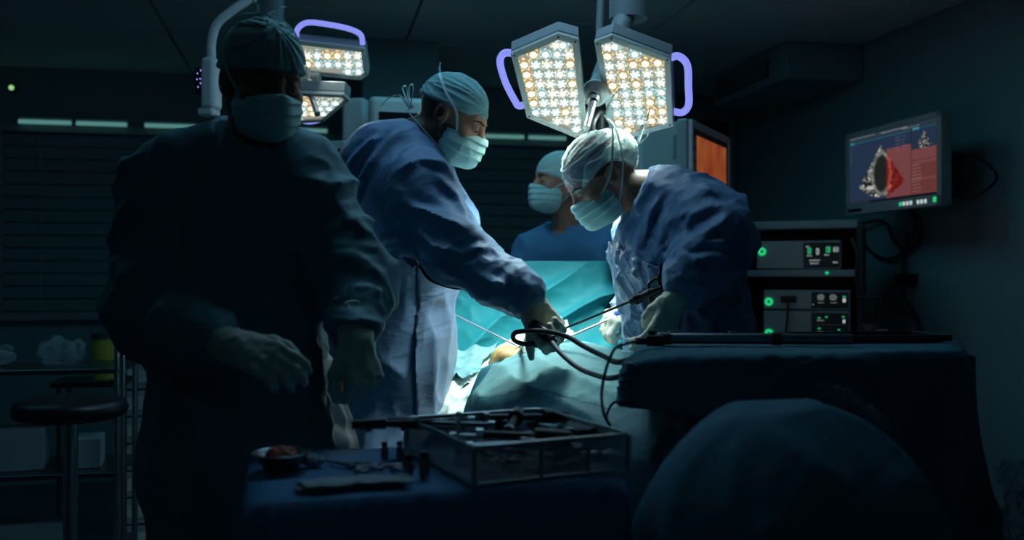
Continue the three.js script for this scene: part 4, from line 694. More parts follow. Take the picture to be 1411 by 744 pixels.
// surgeon holding the instruments
{
  const c = at, face = V(-1, 0, 0.1).normalize(), Z = V(0, 0, 1);
  const pelvis = c(962, 590, 2.66), belly = c(948, 450, 2.65), chest = c(928, 350, 2.62), upper = c(926, 298, 2.62), neck = c(895, 268, 2.61), shN = c(978, 306, 2.46), elN = c(990, 336, 2.40), wrN = c(948, 388, 2.36), shF = c(884, 315, 2.78), elF = c(893, 400, 2.84), wrF = c(876, 425, 2.80);
  const V1 = [0.024, 4, 0.45], C1 = [0.02, 6.5, 0.7, 0.5], R1 = [0.028, 4.6, 1.1];
  const cloth = [bone(V(pelvis.x, 0.05, pelvis.z), pelvis, 0.23, 0.19, { flat: [Z, 0.85], fold: V1 }), bone(pelvis, belly, 0.19, 0.16, { flat: [Z, 0.85], fold: V1 }), bone(belly, chest, 0.16, 0.152, { flat: [Z, 0.85], fold: C1 }), bone(chest, upper, 0.152, 0.115, { flat: [Z, 0.8], fold: C1 }), bone(upper, c(902, 268, 2.6), 0.10, 0.058, { flat: [Z, 0.8], fold: V1 }), bone(c(925, 288, 2.6), c(955, 300, 2.58), 0.085, 0.1, { flat: [Z, 0.8], fold: C1 }),
    bone(c(945, 300, 2.56), shN, 0.095, 0.09, { fold: R1 }), bone(shN, elN, 0.088, 0.078, { fold: R1 }), bone(elN, wrN, 0.076, 0.05, { fold: R1 }), bone(c(975, 365, 2.375), wrN, 0.055, 0.047, { fold: [0.008, 16, 1.8] }), bone(shF, elF, 0.075, 0.062, { fold: R1 }), bone(elF, wrF, 0.06, 0.045, { fold: R1 })];
  const hand = { wrist: c(929, 414, 2.34), dir: V(-0.42, -0.9, 0.05), palm: V(-0.55, 0.1, -0.82), right: false, size: 0.93, spread: 0.01, curls: [[30, 32, 18], [28, 30, 16], [26, 28, 15], [24, 28, 15]], thumb: [[0.045, 0.032, 0.028], [0.07, 0.026, 0.045], [0.092, 0.012, 0.052]], cuff: c(958, 382, 2.355), cuffR: 0.048 };
  const right = { wrist: c(872, 425, 2.76), dir: V(-0.75, -0.35, 0.45), palm: V(-0.2, -0.9, -0.35), right: true, size: 0.9, curls: [[40, 60, 30], [50, 65, 30], [55, 68, 30], [58, 68, 30]], thumb: [[0.06, 0.045, 0.03], [0.085, 0.045, 0.04], [0.105, 0.035, 0.045]], cuff: c(884, 420, 2.80), cuffR: 0.04 };
  const p = person({
    label: 'surgeon in crinkled blue gown and sheer bouffant cap holding the instrument handles', base: V(pelvis.x, 0, pelvis.z), head: [c(826, 246, 2.6), -76, 38, 0, 0.94], neck, chest: upper, skin: 'light', hairColour: [0.10, 0.055, 0.03], hairAt: (a, b, z, n) => sstep(-0.005, -0.035, z + 0.12 * b + 0.012 * n) * sstep(-0.20, -0.12, b + 0.02 * n) * 0.92, cloth, clothMat: M.gown_blue, cell: 0.006, seed: 7.7, hem: 0.1, collar: 0.06, creases: [[[[915, 262, 2.5], [896, 292, 2.48], [884, 345, 2.48]], 0.016, 0.012], [[[930, 270, 2.48], [912, 305, 2.46], [905, 345, 2.46]], 0.016, 0.012], [[[948, 300, 2.42], [975, 285, 2.38], [1010, 290, 2.38]], 0.02, 0.014], [[[950, 335, 2.38], [970, 322, 2.35], [1000, 296, 2.35]], 0.022, 0.014], [[[952, 340, 2.36], [985, 334, 2.33], [1022, 338, 2.34]], 0.022, 0.013], [[[948, 362, 2.34], [975, 352, 2.32], [1010, 352, 2.33]], 0.016, 0.012], [[[940, 300, 2.45], [944, 330, 2.44], [956, 362, 2.4]], 0.02, 0.012], [[[893, 328, 2.46], [918, 368, 2.45], [945, 398, 2.45]], 0.014, 0.01], [[[880, 346, 2.47], [905, 384, 2.46], [925, 410, 2.46]], 0.014, 0.01], [[[868, 362, 2.48], [900, 362, 2.46], [935, 380, 2.45]], 0.012, 0.009], [[[880, 400, 2.48], [898, 380, 2.47], [912, 352, 2.46]], 0.012, 0.009], [[[858, 388, 2.5], [878, 402, 2.48], [890, 430, 2.48]], 0.012, 0.01], [[[1000, 400, 2.5], [985, 425, 2.48], [968, 470, 2.47]], 0.018, 0.014], [[[1018, 405, 2.52], [1012, 440, 2.5], [1020, 475, 2.5]], 0.016, 0.014]].map((q) => creaseLine(...q)),
    legs: legsOf(pelvis.x, pelvis.z, 0.8, face), gloves: [hand, right],
    cap: { rim: (z) => 0.008 + 0.024 * sstep(0.092, 0.0, z) - 0.075 * sstep(-0.02, -0.12, z), puff: 0.004, mat: M.cap_sheer, fold: 0.006, knot: [0, 0.085, -0.10], bun: [0, 0.03, -0.105, 0.05, 0.058, 0.05], hair: (y, z) => -0.0 + 0.03 + (0.092 - z) * -0.25 - y },
    ties: [[[0.066, -0.03, 0.045], [0.09, 0.0, 0.0], [0.094, 0.06, -0.055], [0.06, 0.1, -0.1], [0.0, 0.125, -0.125]], [[0.06, -0.095, 0.03], [0.08, -0.05, -0.01], [0.094, 0.02, -0.062], [0.062, 0.1, -0.108], [0, 0.127, -0.128]],
      [[0, 0.126, -0.127], [0.02, 0.15, -0.14], [0.03, 0.168, -0.17], [0.03, 0.172, -0.205]], [[0, 0.126, -0.127], [0.03, 0.14, -0.118], [0.03, 0.135, -0.13], [0, 0.126, -0.127]], [[0.02, 0.01, -0.15], [0.04, 0.04, -0.19], [0.04, 0.075, -0.24]], [[0.02, 0.01, -0.15], [0.05, 0.02, -0.185], [0.05, 0.045, -0.21], [0.05, 0.05, -0.185], [0.02, 0.012, -0.15]]], tieW: 0.006,
  });
  const xr = c(938, 0, 2.45).x, pl = (x, y) => { const a = c(852, 332, 2.5), b = c(945, 398, 2.45); return y - mix(a.y, b.y, (x - a.x) / (b.x - a.x)); };
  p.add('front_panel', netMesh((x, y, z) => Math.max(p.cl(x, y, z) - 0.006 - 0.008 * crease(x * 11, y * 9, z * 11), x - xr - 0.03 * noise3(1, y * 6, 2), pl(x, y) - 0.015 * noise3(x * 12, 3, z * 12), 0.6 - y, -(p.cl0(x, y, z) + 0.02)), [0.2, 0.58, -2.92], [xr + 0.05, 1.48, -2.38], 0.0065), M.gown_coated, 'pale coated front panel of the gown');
  p.add('waist_tie', mg([ribbon([c(955, 452, 2.455), c(972, 432, 2.45), c(995, 420, 2.46), c(1022, 412, 2.5)], 0.018, belly), ribbon([c(968, 440, 2.45), c(966, 462, 2.45), c(962, 484, 2.455)], 0.022, belly), ribbon([c(972, 436, 2.45), c(985, 450, 2.45), c(992, 470, 2.455)], 0.014, belly)]), M.gown_blue);
}
// man in scrubs behind the screen drape
{
  const c = at, Z = V(0, 0, 1), neck = c(784, 312, 3.864), chest = c(784, 372, 3.906), belly = c(786, 480, 3.927), pelvis = c(788, 590, 3.938), upper = c(784, 345, 3.885), shL = c(836, 348, 3.801), elL = c(853, 420, 3.738), wrL = c(874, 497, 3.591), shR = c(730, 352, 3.843), elR = c(702, 430, 3.780), wrR = c(740, 500, 3.675);
  const V1 = [0.02, 5, 0.5], cloth = [bone(pelvis, belly, 0.165, 0.15, { flat: [Z, 1.15], fold: V1 }), bone(belly, chest, 0.15, 0.165, { flat: [Z, 1.15], fold: V1 }), bone(chest, upper, 0.16, 0.12, { fold: V1 }), bone(upper, neck, 0.105, 0.07, { fold: V1 }), bone(c(748, 345, 3.864), c(822, 342, 3.843), 0.085, 0.088, { fold: V1 }), bone(shL, shL.clone().lerp(elL, 0.62), 0.085, 0.075, { fold: V1 }), bone(shR, shR.clone().lerp(elR, 0.62), 0.085, 0.075, { fold: V1 }), bone(c(767, 590, 3.938), V(c(767, 0, 3.938).x, 0.1, -3.94), 0.1, 0.075, { fold: V1 }), bone(c(815, 590, 3.938), V(c(815, 0, 3.938).x, 0.1, -3.94), 0.1, 0.075, { fold: V1 })];
  const vneck = (d, x, y, z) => { const a = c(767, 312, 3.780), b = c(766, 340, 3.675); return smax(d, -Math.max(seg(x, y, z, a.x, a.y + 0.03, a.z - 0.03, b.x, b.y, b.z, 0.055, 0.004), -9), 0.006); };
  person({
    label: 'man in short-sleeved blue scrubs and pale cap looking aside behind the teal screen drape', base: V(pelvis.x, 0, pelvis.z), head: [c(769, 252, 3.801), -66, -3, 0], neck, chest: upper, skin: 'tan', cloth, clothName: 'scrubs', clothMat: M.scrub_blue, cell: 0.009, seed: 12.3, hem: 0.08, collar: 0.075, cut: vneck,
    legs: legsOf(pelvis.x, pelvis.z, 0.8, V(0, 0, 1), 0.09), skinBones: [bone(shL, elL, 0.05, 0.043), bone(elL, wrL, 0.043, 0.03), bone(shR, elR, 0.05, 0.043), bone(elR, wrR, 0.043, 0.03)],
    bareHands: [{ wrist: wrL, dir: V(0.2, -0.7, 0.6), palm: V(-0.9, 0, 0), right: false, curls: [[20, 30, 20], [22, 32, 20], [25, 34, 20], [28, 34, 20]] }, { wrist: wrR, dir: V(0.4, -0.6, 0.6), palm: V(0.8, 0, 0.2), right: true, curls: [[20, 30, 20], [22, 32, 20], [25, 34, 20], [28, 34, 20]] }],
    cap: { front: 0.03, slope: -0.35, puff: 0.004, mat: M.cap_pale, fold: 0.003 }, tieW: 0.005,
    ties: [[[0.062, -0.03, 0.05], [0.076, -0.012, 0.02], [0.084, 0.004, -0.014], [0.088, 0.0, -0.03]], [[0.06, -0.095, 0.035], [0.074, -0.07, 0.0], [0.084, -0.035, -0.024], [0.088, -0.02, -0.03]]],
  });
}
// assistant in the dark gown beside the instrument table
{
  const c = at, X = V(1, 0, 0), neck = c(350, 205, 2.07), upper = c(330, 262, 2.12), chest = c(325, 330, 2.13), belly = c(328, 490, 2.13), pelvis = c(330, 640, 2.13), shR = c(222, 258, 2.08), elR = c(208, 425, 2.04), wrR = c(283, 466, 1.86), shL = c(430, 258, 2.10), elL = c(488, 388, 2.04), wrL = c(487, 446, 1.90);
  const V1 = [0.022, 3.4, 0.4], R1 = [0.022, 4.5, 1.2];
  const cloth = [bone(V(pelvis.x, 0.05, pelvis.z), pelvis, 0.21, 0.18, { flat: [X, 0.9], fold: V1 }), bone(pelvis, belly, 0.175, 0.15, { flat: [X, 0.88], fold: V1 }), bone(belly, chest, 0.15, 0.155, { flat: [X, 0.85], fold: V1 }), bone(chest, upper, 0.155, 0.14, { flat: [X, 0.8], fold: V1 }), bone(upper, neck, 0.12, 0.09, { fold: V1 }), bone(c(255, 245, 2.1), c(405, 240, 2.1), 0.095, 0.09, { fold: V1 }),
    bone(shR, elR, 0.092, 0.085, { fold: R1 }), bone(elR, wrR, 0.085, 0.052, { fold: R1 }), bone(c(262, 458, 1.9), wrR, 0.06, 0.048, { fold: [0.008, 15, 1.8] }), bone(shL, elL, 0.092, 0.082, { fold: R1 }), bone(elL, wrL, 0.08, 0.052, { fold: R1 })];
  const right = { wrist: c(318, 476, 1.80), dir: V(0.9, -0.3, 0.3), palm: V(-0.25, -0.45, -0.85), right: true, size: 0.94, curls: [[26, 34, 20], [30, 38, 22], [34, 40, 24], [38, 42, 24]], cuff: c(272, 463, 1.88), cuffR: 0.047 };
  const left = { wrist: c(491, 468, 1.86), dir: V(0.22, -0.93, 0.22), palm: V(-0.6, -0.1, -0.75), right: false, size: 0.94, curls: [[62, 70, 35], [66, 74, 35], [68, 74, 35], [70, 75, 35]], cuff: c(484, 440, 1.91), cuffR: 0.047 };
  const p = person({
    label: 'assistant in green gown and teal cap standing by the instrument table, hands lowered', base: V(pelvis.x, 0, pelvis.z), head: [c(362, 112, 2.02), 36, 16, 0], neck, chest: upper, skin: 'deep', cloth, clothMat: M.gown_teal, cell: 0.008, seed: 21.4, hem: 0.1, collar: 0.085,
    legs: legsOf(pelvis.x, pelvis.z, 0.8, V(0.3, 0, 1).normalize()), gloves: [right, left], 
    cap: { front: 0.03, slope: -0.12, puff: 0.006, mat: M.cap_teal, fold: 0.005, knot: [0, 0.12, -0.05] },
    ties: [[[-0.066, -0.03, 0.05], [-0.089, 0.02, 0.02], [-0.092, 0.07, -0.02], [-0.06, 0.125, -0.04], [-0.01, 0.142, -0.04]], [[0.066, -0.03, 0.05], [0.089, 0.02, 0.02], [0.092, 0.07, -0.02], [0.06, 0.125, -0.04], [0.01, 0.142, -0.04]], [[-0.01, 0.142, -0.04], [-0.02, 0.16, -0.03], [-0.028, 0.172, -0.045], [-0.015, 0.158, -0.05]], [[0.01, 0.142, -0.04], [0.03, 0.158, -0.03], [0.05, 0.162, -0.045]]],
  });
  p.add('gown_tail', sheet((u, v) => { const q = [[443, 462], [452, 495], [462, 545], [478, 618]], k = v * 3, i = Math.min(2, Math.floor(k)), f = k - i, px = mix(q[i][0], q[i + 1][0], f), py = mix(q[i][1], q[i + 1][1], f), w = mix(10, 40, v ** 1.3), fold = Math.sin(u * 11 + v * 2) * 0.008 * (0.4 + v) + 0.006 * noise3(u * 3, v * 6, 2), r = at(px - w * 0.55 + w * u, py, 2.0 + 0.16 * u); return [r.x + fold, r.y, r.z + fold * 0.5]; }, 30, 60), M.towel, 'pale lining of the gown hanging open at the side');
}

// ---------------------------------------------------------------- operating table, patient, drapes
{
  const ax = V(0.42, 0, 1).normalize(), turn = Math.atan2(ax.x, ax.z), mid = V(0.17, 0, -2.5);
  const t = thing('operating_table', 'operating table hidden under the teal drapes', 'operating table', mid, turn);
  part(t, 'mattress', box(0.4, 0.08, 1.8, 0, 0.78, -0.05, 0.03, 3), M.black_plastic); part(t, 'column', box(0.3, 0.7, 0.4, 0, 0.38, 0, 0.03), M.steel_dark); part(t, 'base', box(0.36, 0.08, 0.8, 0, 0.042, 0, 0.03), M.steel_dark);
}
// height of the covered body over the floor
const ridgeX = (z) => 0.165 + (z + 2.62) * 0.36;
function mound(x, z) {
  const dx = x - ridgeX(z), dz = z + 2.62, side = dx < 0 ? 1.25 : 1.0, top = 1.152 - (dz > 0 ? 0.12 * (1 - Math.exp(-((dz / 0.35) ** 2))) + 0.12 * Math.max(0, dz - 0.3) : 0.9 * dz * dz);
  let y = top - side * dx * dx; const e = Math.abs(dx) - 0.30; if (e > 0) y -= e * 1.6;
  return y;
}
const clothH = (x, z) => { const y = mound(x, z), e = sstep(0.12, 0.42, Math.abs(x - ridgeX(z))) + sstep(0.2, 0.6, z + 2.62); return y + (0.012 + 0.012 * e) * (ridged(x * 5 - z * 3.2, z * 1.6 + x, 3.3) - 0.5) + 0.010 * e * ridged(x * 9 + 4, z * 4 + x * 5, 8) + 0.004 * ridged(x * 14, z * 14, 1); };
{
  const body = [bone(V(-0.06, 0.95, -3.05), V(0.165, 0.99, -2.62), 0.12, 0.13), bone(V(0.165, 0.99, -2.62), V(0.28, 0.95, -2.3), 0.13, 0.12), bone(V(0.22, 0.9, -2.25), V(0.38, 0.88, -1.85), 0.075, 0.055), bone(V(0.36, 0.9, -2.25), V(0.5, 0.88, -1.85), 0.075, 0.055), bone(V(0.38, 0.88, -1.85), V(0.45, 0.87, -1.55), 0.05, 0.04), bone(V(0.5, 0.88, -1.85), V(0.54, 0.87, -1.55), 0.05, 0.04), bone(V(-0.12, 0.96, -3.15), V(-0.16, 0.95, -3.28), 0.055, 0.05), bone(V(-0.19, 0.96, -3.36), V(-0.2, 0.96, -3.4), 0.09, 0.09)];
  const b0 = boneField(body, 0.06), W = WOUND, f = (x, y, z) => smin(b0(x, y, z), ell(x, y, z, W.x - 0.006, W.y - 0.004, W.z + 0.03, 0.06, 0.05, 0.055) - 0.006 * noise3(x * 30, y * 30, z * 30), 0.03);
  const [lo, hi] = bonesBound(body, 0.03);
  const g = netMesh(f, lo, hi, 0.009, (x, y, z) => { const r = Math.hypot(x - W.x, z - W.z), k = sstep(0.13, 0.04, r + 0.03 * noise3(x * 25, y * 25, z * 25)); const n = 0.5 + 0.5 * noise3(x * 45, y * 45, z * 45); return [mix(0.6, 0.98, k), mix(0.32, mix(0.45, 0.78, n), k), mix(0.22, 0.14, k)]; });
  const t = thing('person', 'patient lying under the drapes with a glowing orange patch of bare abdomen', 'person', V(0.17, 0.82, -2.5)); part(t, 'body', g.translate(-0.17, -0.82, 2.5), M.skin);
}
{ // main teal drape over the body
  const x0 = -0.42, x1 = 0.85, z0 = -2.70, z1 = -1.72;
  const edge = (z) => -0.13 + 0.12 * sstep(-2.52, -2.70, z) - 0.0 * z;
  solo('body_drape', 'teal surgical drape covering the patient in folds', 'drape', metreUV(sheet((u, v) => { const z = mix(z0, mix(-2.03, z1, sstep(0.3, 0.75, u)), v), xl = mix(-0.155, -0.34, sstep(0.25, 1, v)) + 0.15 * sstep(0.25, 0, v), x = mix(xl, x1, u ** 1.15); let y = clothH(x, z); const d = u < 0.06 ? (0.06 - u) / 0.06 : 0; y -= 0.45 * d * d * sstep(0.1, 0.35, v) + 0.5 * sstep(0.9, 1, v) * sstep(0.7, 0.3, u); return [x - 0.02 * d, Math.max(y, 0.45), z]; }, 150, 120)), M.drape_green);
  // lighter sheet over the belly, with a turned hem
  const hem = (u) => -2.52 + 0.64 * Math.min(u, 0.5) - 0.06 * sstep(0.5, 1, u) + 0.012 * Math.sin(u * 17 + 0.6);
  solo('belly_sheet', 'pale teal towel laid across the covered belly with a yellow stain', 'drape', metreUV(sheet((u, v) => { const zf = -2.70, z = mix(zf, hem(u), v), x = mix(-0.01 - 0.10 * sstep(0.15, 1, v) , 0.62, u); return [x, clothH(x, z) + 0.003 + 0.006 * ridged(x * 6 + z * 4, z * 7, 6) * sstep(1, 0.8, v) - 0.002 * sstep(0.97, 1, v), z]; }, 110, 70)), M.drape_pale);
}
{ // bright crumpled towels around the opening
  const f = (sd, amp) => (x, z) => amp * (ridged(x * 6 + sd, z * 6, sd) + 0.5 * ridged(x * 13, z * 13 + sd, 2) - 0.7);
  const towel = (label, m, cx, cz, w, l, rot, base, sd, amp) => { const n = f(sd, amp); return solo('towel', label, 'towel', metreUV(sheet((u, v) => { const a = (u - 0.5) * w, b = (v - 0.5) * l, x = cx + a * Math.cos(rot) - b * Math.sin(rot), z = cz + a * Math.sin(rot) + b * Math.cos(rot); return [x, base(x, z) + n(x, z), z]; }, 70, 70)), m, V(0, 0, 0), 0, 'towels around the opening'); };
  const slope = (x, z) => 1.055 + (x + 0.05) * 0.42 - 0.25 * (z + 2.8) - Math.max(0, -x - 0.2) * 0.5;
  towel('white crumpled towel below the glowing opening', M.drape_white, -0.13, -2.80, 0.30, 0.42, 0.35, (x, z) => Math.min(slope(x, z), 1.10), 2.2, 0.022);
  towel('white crumpled towel behind the glowing opening', M.drape_white, -0.02, -2.96, 0.40, 0.22, -0.15, (x, z) => slope(x, z) - 0.005, 5.9, 0.022);
  towel('grey-green folded towel against the screen drape', M.drape_pale, -0.20, -2.98, 0.26, 0.20, 0.4, (x, z) => slope(x, z) + 0.02, 9.1, 0.025);
  const p = at(672, 513, 2.70); towel('small teal swab beside the glowing opening', M.drape_teal, p.x, p.z, 0.075, 0.05, 0.5, (x, z) => p.y + 0.01 - 3 * ((x - p.x) ** 2), 4.4, 0.012);
}
{ // screen drape hung over a bar
  const yT = at(0, 361, 3.36).y, xL = -0.42, xR = at(826, 0, 3.36).x, L = xR - xL, tot = L + 0.42;
  const geo = sheet((u, v) => {
    const s = u * tot, drop = v * 0.62; let x, z, nx = 0, nz = 1;
    if (s < L) { x = xL + s; z = -3.36; } else { const e = s - L; const r = 0.035, q = Math.min(e / r, Math.PI / 2); x = xR + r * Math.sin(q); z = -3.36 - r * (1 - Math.cos(q)) - Math.max(0, e - r * Math.PI / 2) * 0.96; nx = Math.sin(q); nz = Math.cos(q); x += Math.max(0, e - r * Math.PI / 2) * 0.12; }
    const fl = 0.16 * v * v + 0.02 * sstep(0, 0.04, v), diag = (s - L) * 2.4 + v * 2.2, fold = (0.05 * (crease(diag * 1.1, v * 0.5 - s * 0.7, 2) - 0.5) + 0.016 * Math.sin(diag * 5 + 0.8) + 0.006 * ridged(s * 9, v * 6, 5)) * sstep(0.0, 0.25, v);
    const y = yT - 0.012 * sstep(0.06, 0, v) * 0 - Math.max(0, drop - 0.031) + 0.004 * sstep(0.06, 0.02, v) - (s >= L ? 0.02 * sstep(0, 0.3, s - L) : 0);
    const back = v < 0.05 ? (0.05 - v) * 0.9 : 0;
    return [x + nx * (fl * 0.75 + fold) , Math.max(y, 0.84 - 0.1 * u), z + nz * (fl + fold + 0.013 * Math.sin(Math.PI * clamp(v / 0.05, 0, 1))) - back * nz];
  }, 170, 110);
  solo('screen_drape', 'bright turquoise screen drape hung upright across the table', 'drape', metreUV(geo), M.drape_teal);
  const t = thing('drape_frame', 'thin steel frame holding up the turquoise screen drape', 'frame', V(xL, 0, -3.39));
  part(t, 'top_bar', bar(V(0, yT - 0.006, 0), V(L + 0.01, yT - 0.006, 0), 0.007), M.steel); part(t, 'side_rod', bar(V(L + 0.01, yT - 0.006, 0), V(L + 0.03, yT - 0.02, -0.38), 0.007), M.steel);
  for (const x of [0.02, L]) part(t, 'upright', bar(V(x, 0, -0.02), V(x, yT - 0.006, 0), 0.009), M.steel);
}
/** cloth laid over a tabletop: corners given clockwise from front left; hem(s) height where it ends, flare(s) */
function tableCloth(corners, top, hem, flare, sd, rr0 = 0.035) {
  const per = [], n = corners.length; // rounded outline
  for (let i = 0; i < n; i++) {
    const p = corners[i], q = corners[(i + n - 1) % n], r = corners[(i + 1) % n], a = V(q[0] - p[0], 0, q[1] - p[1]).normalize(), b = V(r[0] - p[0], 0, r[1] - p[1]).normalize(), s = V(p[0], 0, p[1]).addScaledVector(a, rr0), e = V(p[0], 0, p[1]).addScaledVector(b, rr0);
    for (let k = 0; k <= 8; k++) { const t = k / 8, c = V(p[0], 0, p[1]); per.push(s.clone().multiplyScalar((1 - t) ** 2).addScaledVector(c, 2 * t * (1 - t)).addScaledVector(e, t * t)); }
  }
  const cv = new THREE.CatmullRomCurve3(per, true, 'catmullrom', 0.1), N = 320, pts = cv.getSpacedPoints(N), cen = corners.reduce((s, c) => s.add(V(c[0], 0, c[1])), V(0, 0, 0)).multiplyScalar(1 / n);
  const T = 8, K = 26;
  return metreUV(sheet((u, v) => {
    const i = Math.round(u * N) % N, p = pts[i], tg = pts[(i + 1) % N].clone().sub(pts[(i + N - 1) % N]).normalize(), out = V(-tg.z, 0, tg.x); if (out.dot(p.clone().sub(cen)) < 0) out.negate();
    const k = v * (T + K);
    if (k <= T) { const f = k / T, q = cen.clone().lerp(p, f); return [q.x, top(q.x, q.z) + 0.003 * ridged(q.x * 9, q.z * 9, sd) - (f > 0.95 ? 0.004 : 0), q.z]; }
    const f = (k - T) / K, yT = top(p.x, p.z), yb = hem(u, p), drop = (yT - yb) * f, ph = u * 40 + sd, fo = (ridged(ph * 0.35, drop * 0.8, sd) - 0.5) * 0.10 + (ridged(ph * 0.9, drop, sd + 3) - 0.5) * 0.04, w = sstep(0, 0.45, drop) * flare(u, p), o = 0.012 * (1 - Math.exp(-drop * 40)) + w * (0.10 * drop + fo) + 0.006 * ridged(u * 30, f * 4, sd);
    return [p.x + out.x * o, yT - 0.006 - drop, p.z + out.z * o];
  }, N, T + K));
}
{ // high table across the patient's legs
  const Cn = [[0.205, -1.80], [0.93, -1.93], [1.12, -2.36], [0.32, -2.22]], t = thing('over_table', 'high overbed instrument table across the patient\'s legs, draped dark', 'table', V(0.65, 0, -2.08));
  const shp = (k) => prism(Cn.map(([x, z]) => [(x - 0.65) * k, -(z + 2.08) * k]), 0.02, 0.004).rotateX(-Math.PI / 2);
  part(t, 'table_top', shp(0.965).translate(0, 1.168, 0), M.steel_dark); part(t, 'column', box(0.06, 1.13, 0.06, 0.34, 0.61, -0.02, 0.006), M.steel_dark); part(t, 'base', mg([box(0.1, 0.05, 0.55, 0.34, 0.046, -0.02, 0.01), box(0.06, 0.05, 0.06, 0.34, 0.026, 0.24), box(0.06, 0.05, 0.06, 0.34, 0.026, -0.28)]), M.steel_dark);
  const hem = (u, p) => { const front = p.z > -2.0 + (p.x - 0.4) * -0.12; if (!front && p.x < 0.9) return 1.10; return mix(mix(1.105, 1.075, sstep(0.2, 0.45, p.x)), 0.12, sstep(0.66, 0.76, p.x)); };
  solo('over_table_drape', 'dark blue-green drape over the high table, hanging long at one end', 'drape', tableCloth(Cn, (x, z) => 1.196 - 0.012 * sstep(0.32, 0.2, x), hem, (u, p) => sstep(0.5, 0.85, p.x) * 0.55 + 0.1, 3.7, 0.07), M.drape_petrol);
}
{ // draped foot end in front of the high table
  const f1 = boneField([bone(V(0.46, 0.86, -1.58), V(0.45, 0.15, -1.58), 0.235, 0.30, { flat: [V(0, 0, 1), 1.1], fold: [0.024, 3.5, 0.3] })], 0.1, 4), f0 = (x, y, z) => smin(f1(x, y, z), ell(x, y, z, 0.46, 0.88, -1.58, 0.245, 0.26, 0.235) - 0.012 * (crease(x * 4, y * 2, z * 4) - 0.5), 0.08);
  solo('foot_drape', 'dark rounded drape over the foot end of the operating table', 'drape', netMesh((x, y, z) => Math.max(f0(x, y, z), 0.12 - y), [0.0, 0.1, -1.95], [0.85, 1.2, -1.25], 0.011), M.drape_petrol);
  const w = sheet((u, v) => { const p = at(mix(1120, 1225, u), mix(528, 585, u * u) + v * 26, 1.86 - 0.03 * u); return [p.x, p.y + 0.01 * ridged(u * 5, v * 3, 2), p.z + 0.02 * ridged(u * 7, v * 5, 7)]; }, 40, 16);
  solo('plastic_sleeve', 'pale crumpled plastic sleeve showing between the two dark drapes', 'plastic sleeve', metreUV(w), M.clear_plastic);
  const pb = sheet((u, v) => { const p = at(mix(1372, 1425, u), mix(632, 770, v), 1.98); const n = 0.03 * ridged(u * 3, v * 6, 3) + 0.015 * ridged(u * 9, v * 11, 6); return [p.x + 0.01 * noise3(u, v * 4, 2), p.y, p.z + n]; }, 50, 90);
  solo('plastic_cover', 'crinkled clear plastic cover hanging at the long end of the high table', 'plastic cover', metreUV(pb), M.plastic_film);
}

// ---------------------------------------------------------------- instruments over the patient
function lapInstrument(label, tip, grip, back, down, opt = {}) {
  const t = thing('laparoscopic_instrument', label, 'surgical instrument', tip), L = (p) => p.clone().sub(tip), d = grip.clone().sub(tip).normalize(), g = L(grip), w = d.clone().cross(down).normalize();
  part(t, 'shaft', bar(V(0, 0, 0), g, opt.r ?? 0.0032, opt.r ?? 0.0032, 12), opt.shaft ?? M.steel_dark);
  part(t, 'jaw', mg([bar(V(0, 0, 0), d.clone().multiplyScalar(-0.018).add(w.clone().multiplyScalar(0.003)), 0.002, 0.001, 8), bar(V(0, 0, 0), d.clone().multiplyScalar(-0.018).add(w.clone().multiplyScalar(-0.003)), 0.002, 0.001, 8)]), M.steel);
  part(t, 'collar', bar(g.clone().addScaledVector(d, -0.012), g.clone().addScaledVector(d, 0.004), 0.009, 0.011, 16), opt.collar ?? M.black_plastic);
  const k = part(t, 'rotating_knob', bar(g.clone().addScaledVector(d, 0.004), g.clone().addScaledVector(d, 0.022), 0.015, 0.012, 10), opt.knob ?? M.black_plastic);
  if (opt.dot) part(k, 'marker', new THREE.SphereGeometry(0.006, 12, 10).translate(g.x + d.x * 0.026, g.y + d.y * 0.026 + 0.012, g.z + d.z * 0.026 + 0.006), opt.dot);
  const e = g.clone().addScaledVector(d, 0.05), f = g.clone().addScaledVector(d, 0.085);
  part(t, 'handle_body', mg([bar(g.clone().addScaledVector(d, 0.02), e, 0.010, 0.014, 14), bar(e, f, 0.013, 0.009, 14)]), M.black_plastic);
  const ring = (c, r) => new THREE.TorusGeometry(r, 0.0055, 10, 26).applyQuaternion(new THREE.Quaternion().setFromUnitVectors(V(0, 0, 1), w)).translate(c.x, c.y, c.z);
  const r1 = e.clone().addScaledVector(down, 0.05).addScaledVector(d, -0.006), r2 = f.clone().addScaledVector(down, 0.045).addScaledVector(back, 0.02);
  part(t, 'finger_ring', mg([bar(e, r1.clone().addScaledVector(down, -0.02), 0.007, 0.006, 10), ring(r1, 0.018)]), M.black_plastic); part(t, 'thumb_ring', mg([bar(f, r2.clone().addScaledVector(down, -0.018), 0.007, 0.006, 10), ring(r2, 0.017)]), M.black_plastic);
  part(t, 'spur', tube([e, e.clone().addScaledVector(down, -0.022), e.clone().addScaledVector(down, -0.03).addScaledVector(d, 0.022), e.clone().addScaledVector(down, -0.016).addScaledVector(d, 0.036)], 0.0045, 20, 8), M.black_plastic);
  return t;
}
lapInstrument('black-handled laparoscopic instrument resting in the stooping surgeon\'s gloved hand, long dark shaft', at(716, 478, 2.62), at(874, 413, 2.42), V(0.9, 0.1, 0), V(0.2, -0.95, 0.1), { shaft: M.black_plastic });
lapInstrument('laparoscopic instrument with blue and red collar held in the pale gloved hand', at(722, 491, 2.66), at(846, 437, 2.72), V(0.9, 0.1, 0), V(0.1, -0.9, -0.3), { knob: M.blue_plastic, collar: M.blue_plastic, dot: M.red_plastic, shaft: M.steel });
lapInstrument('thin steel laparoscopic instrument slanting from behind the bent surgeon\'s gown', at(716, 478, 2.78), at(590, 416, 2.93), V(-0.9, 0.1, 0), V(0.1, -0.95, 0), { shaft: M.steel });
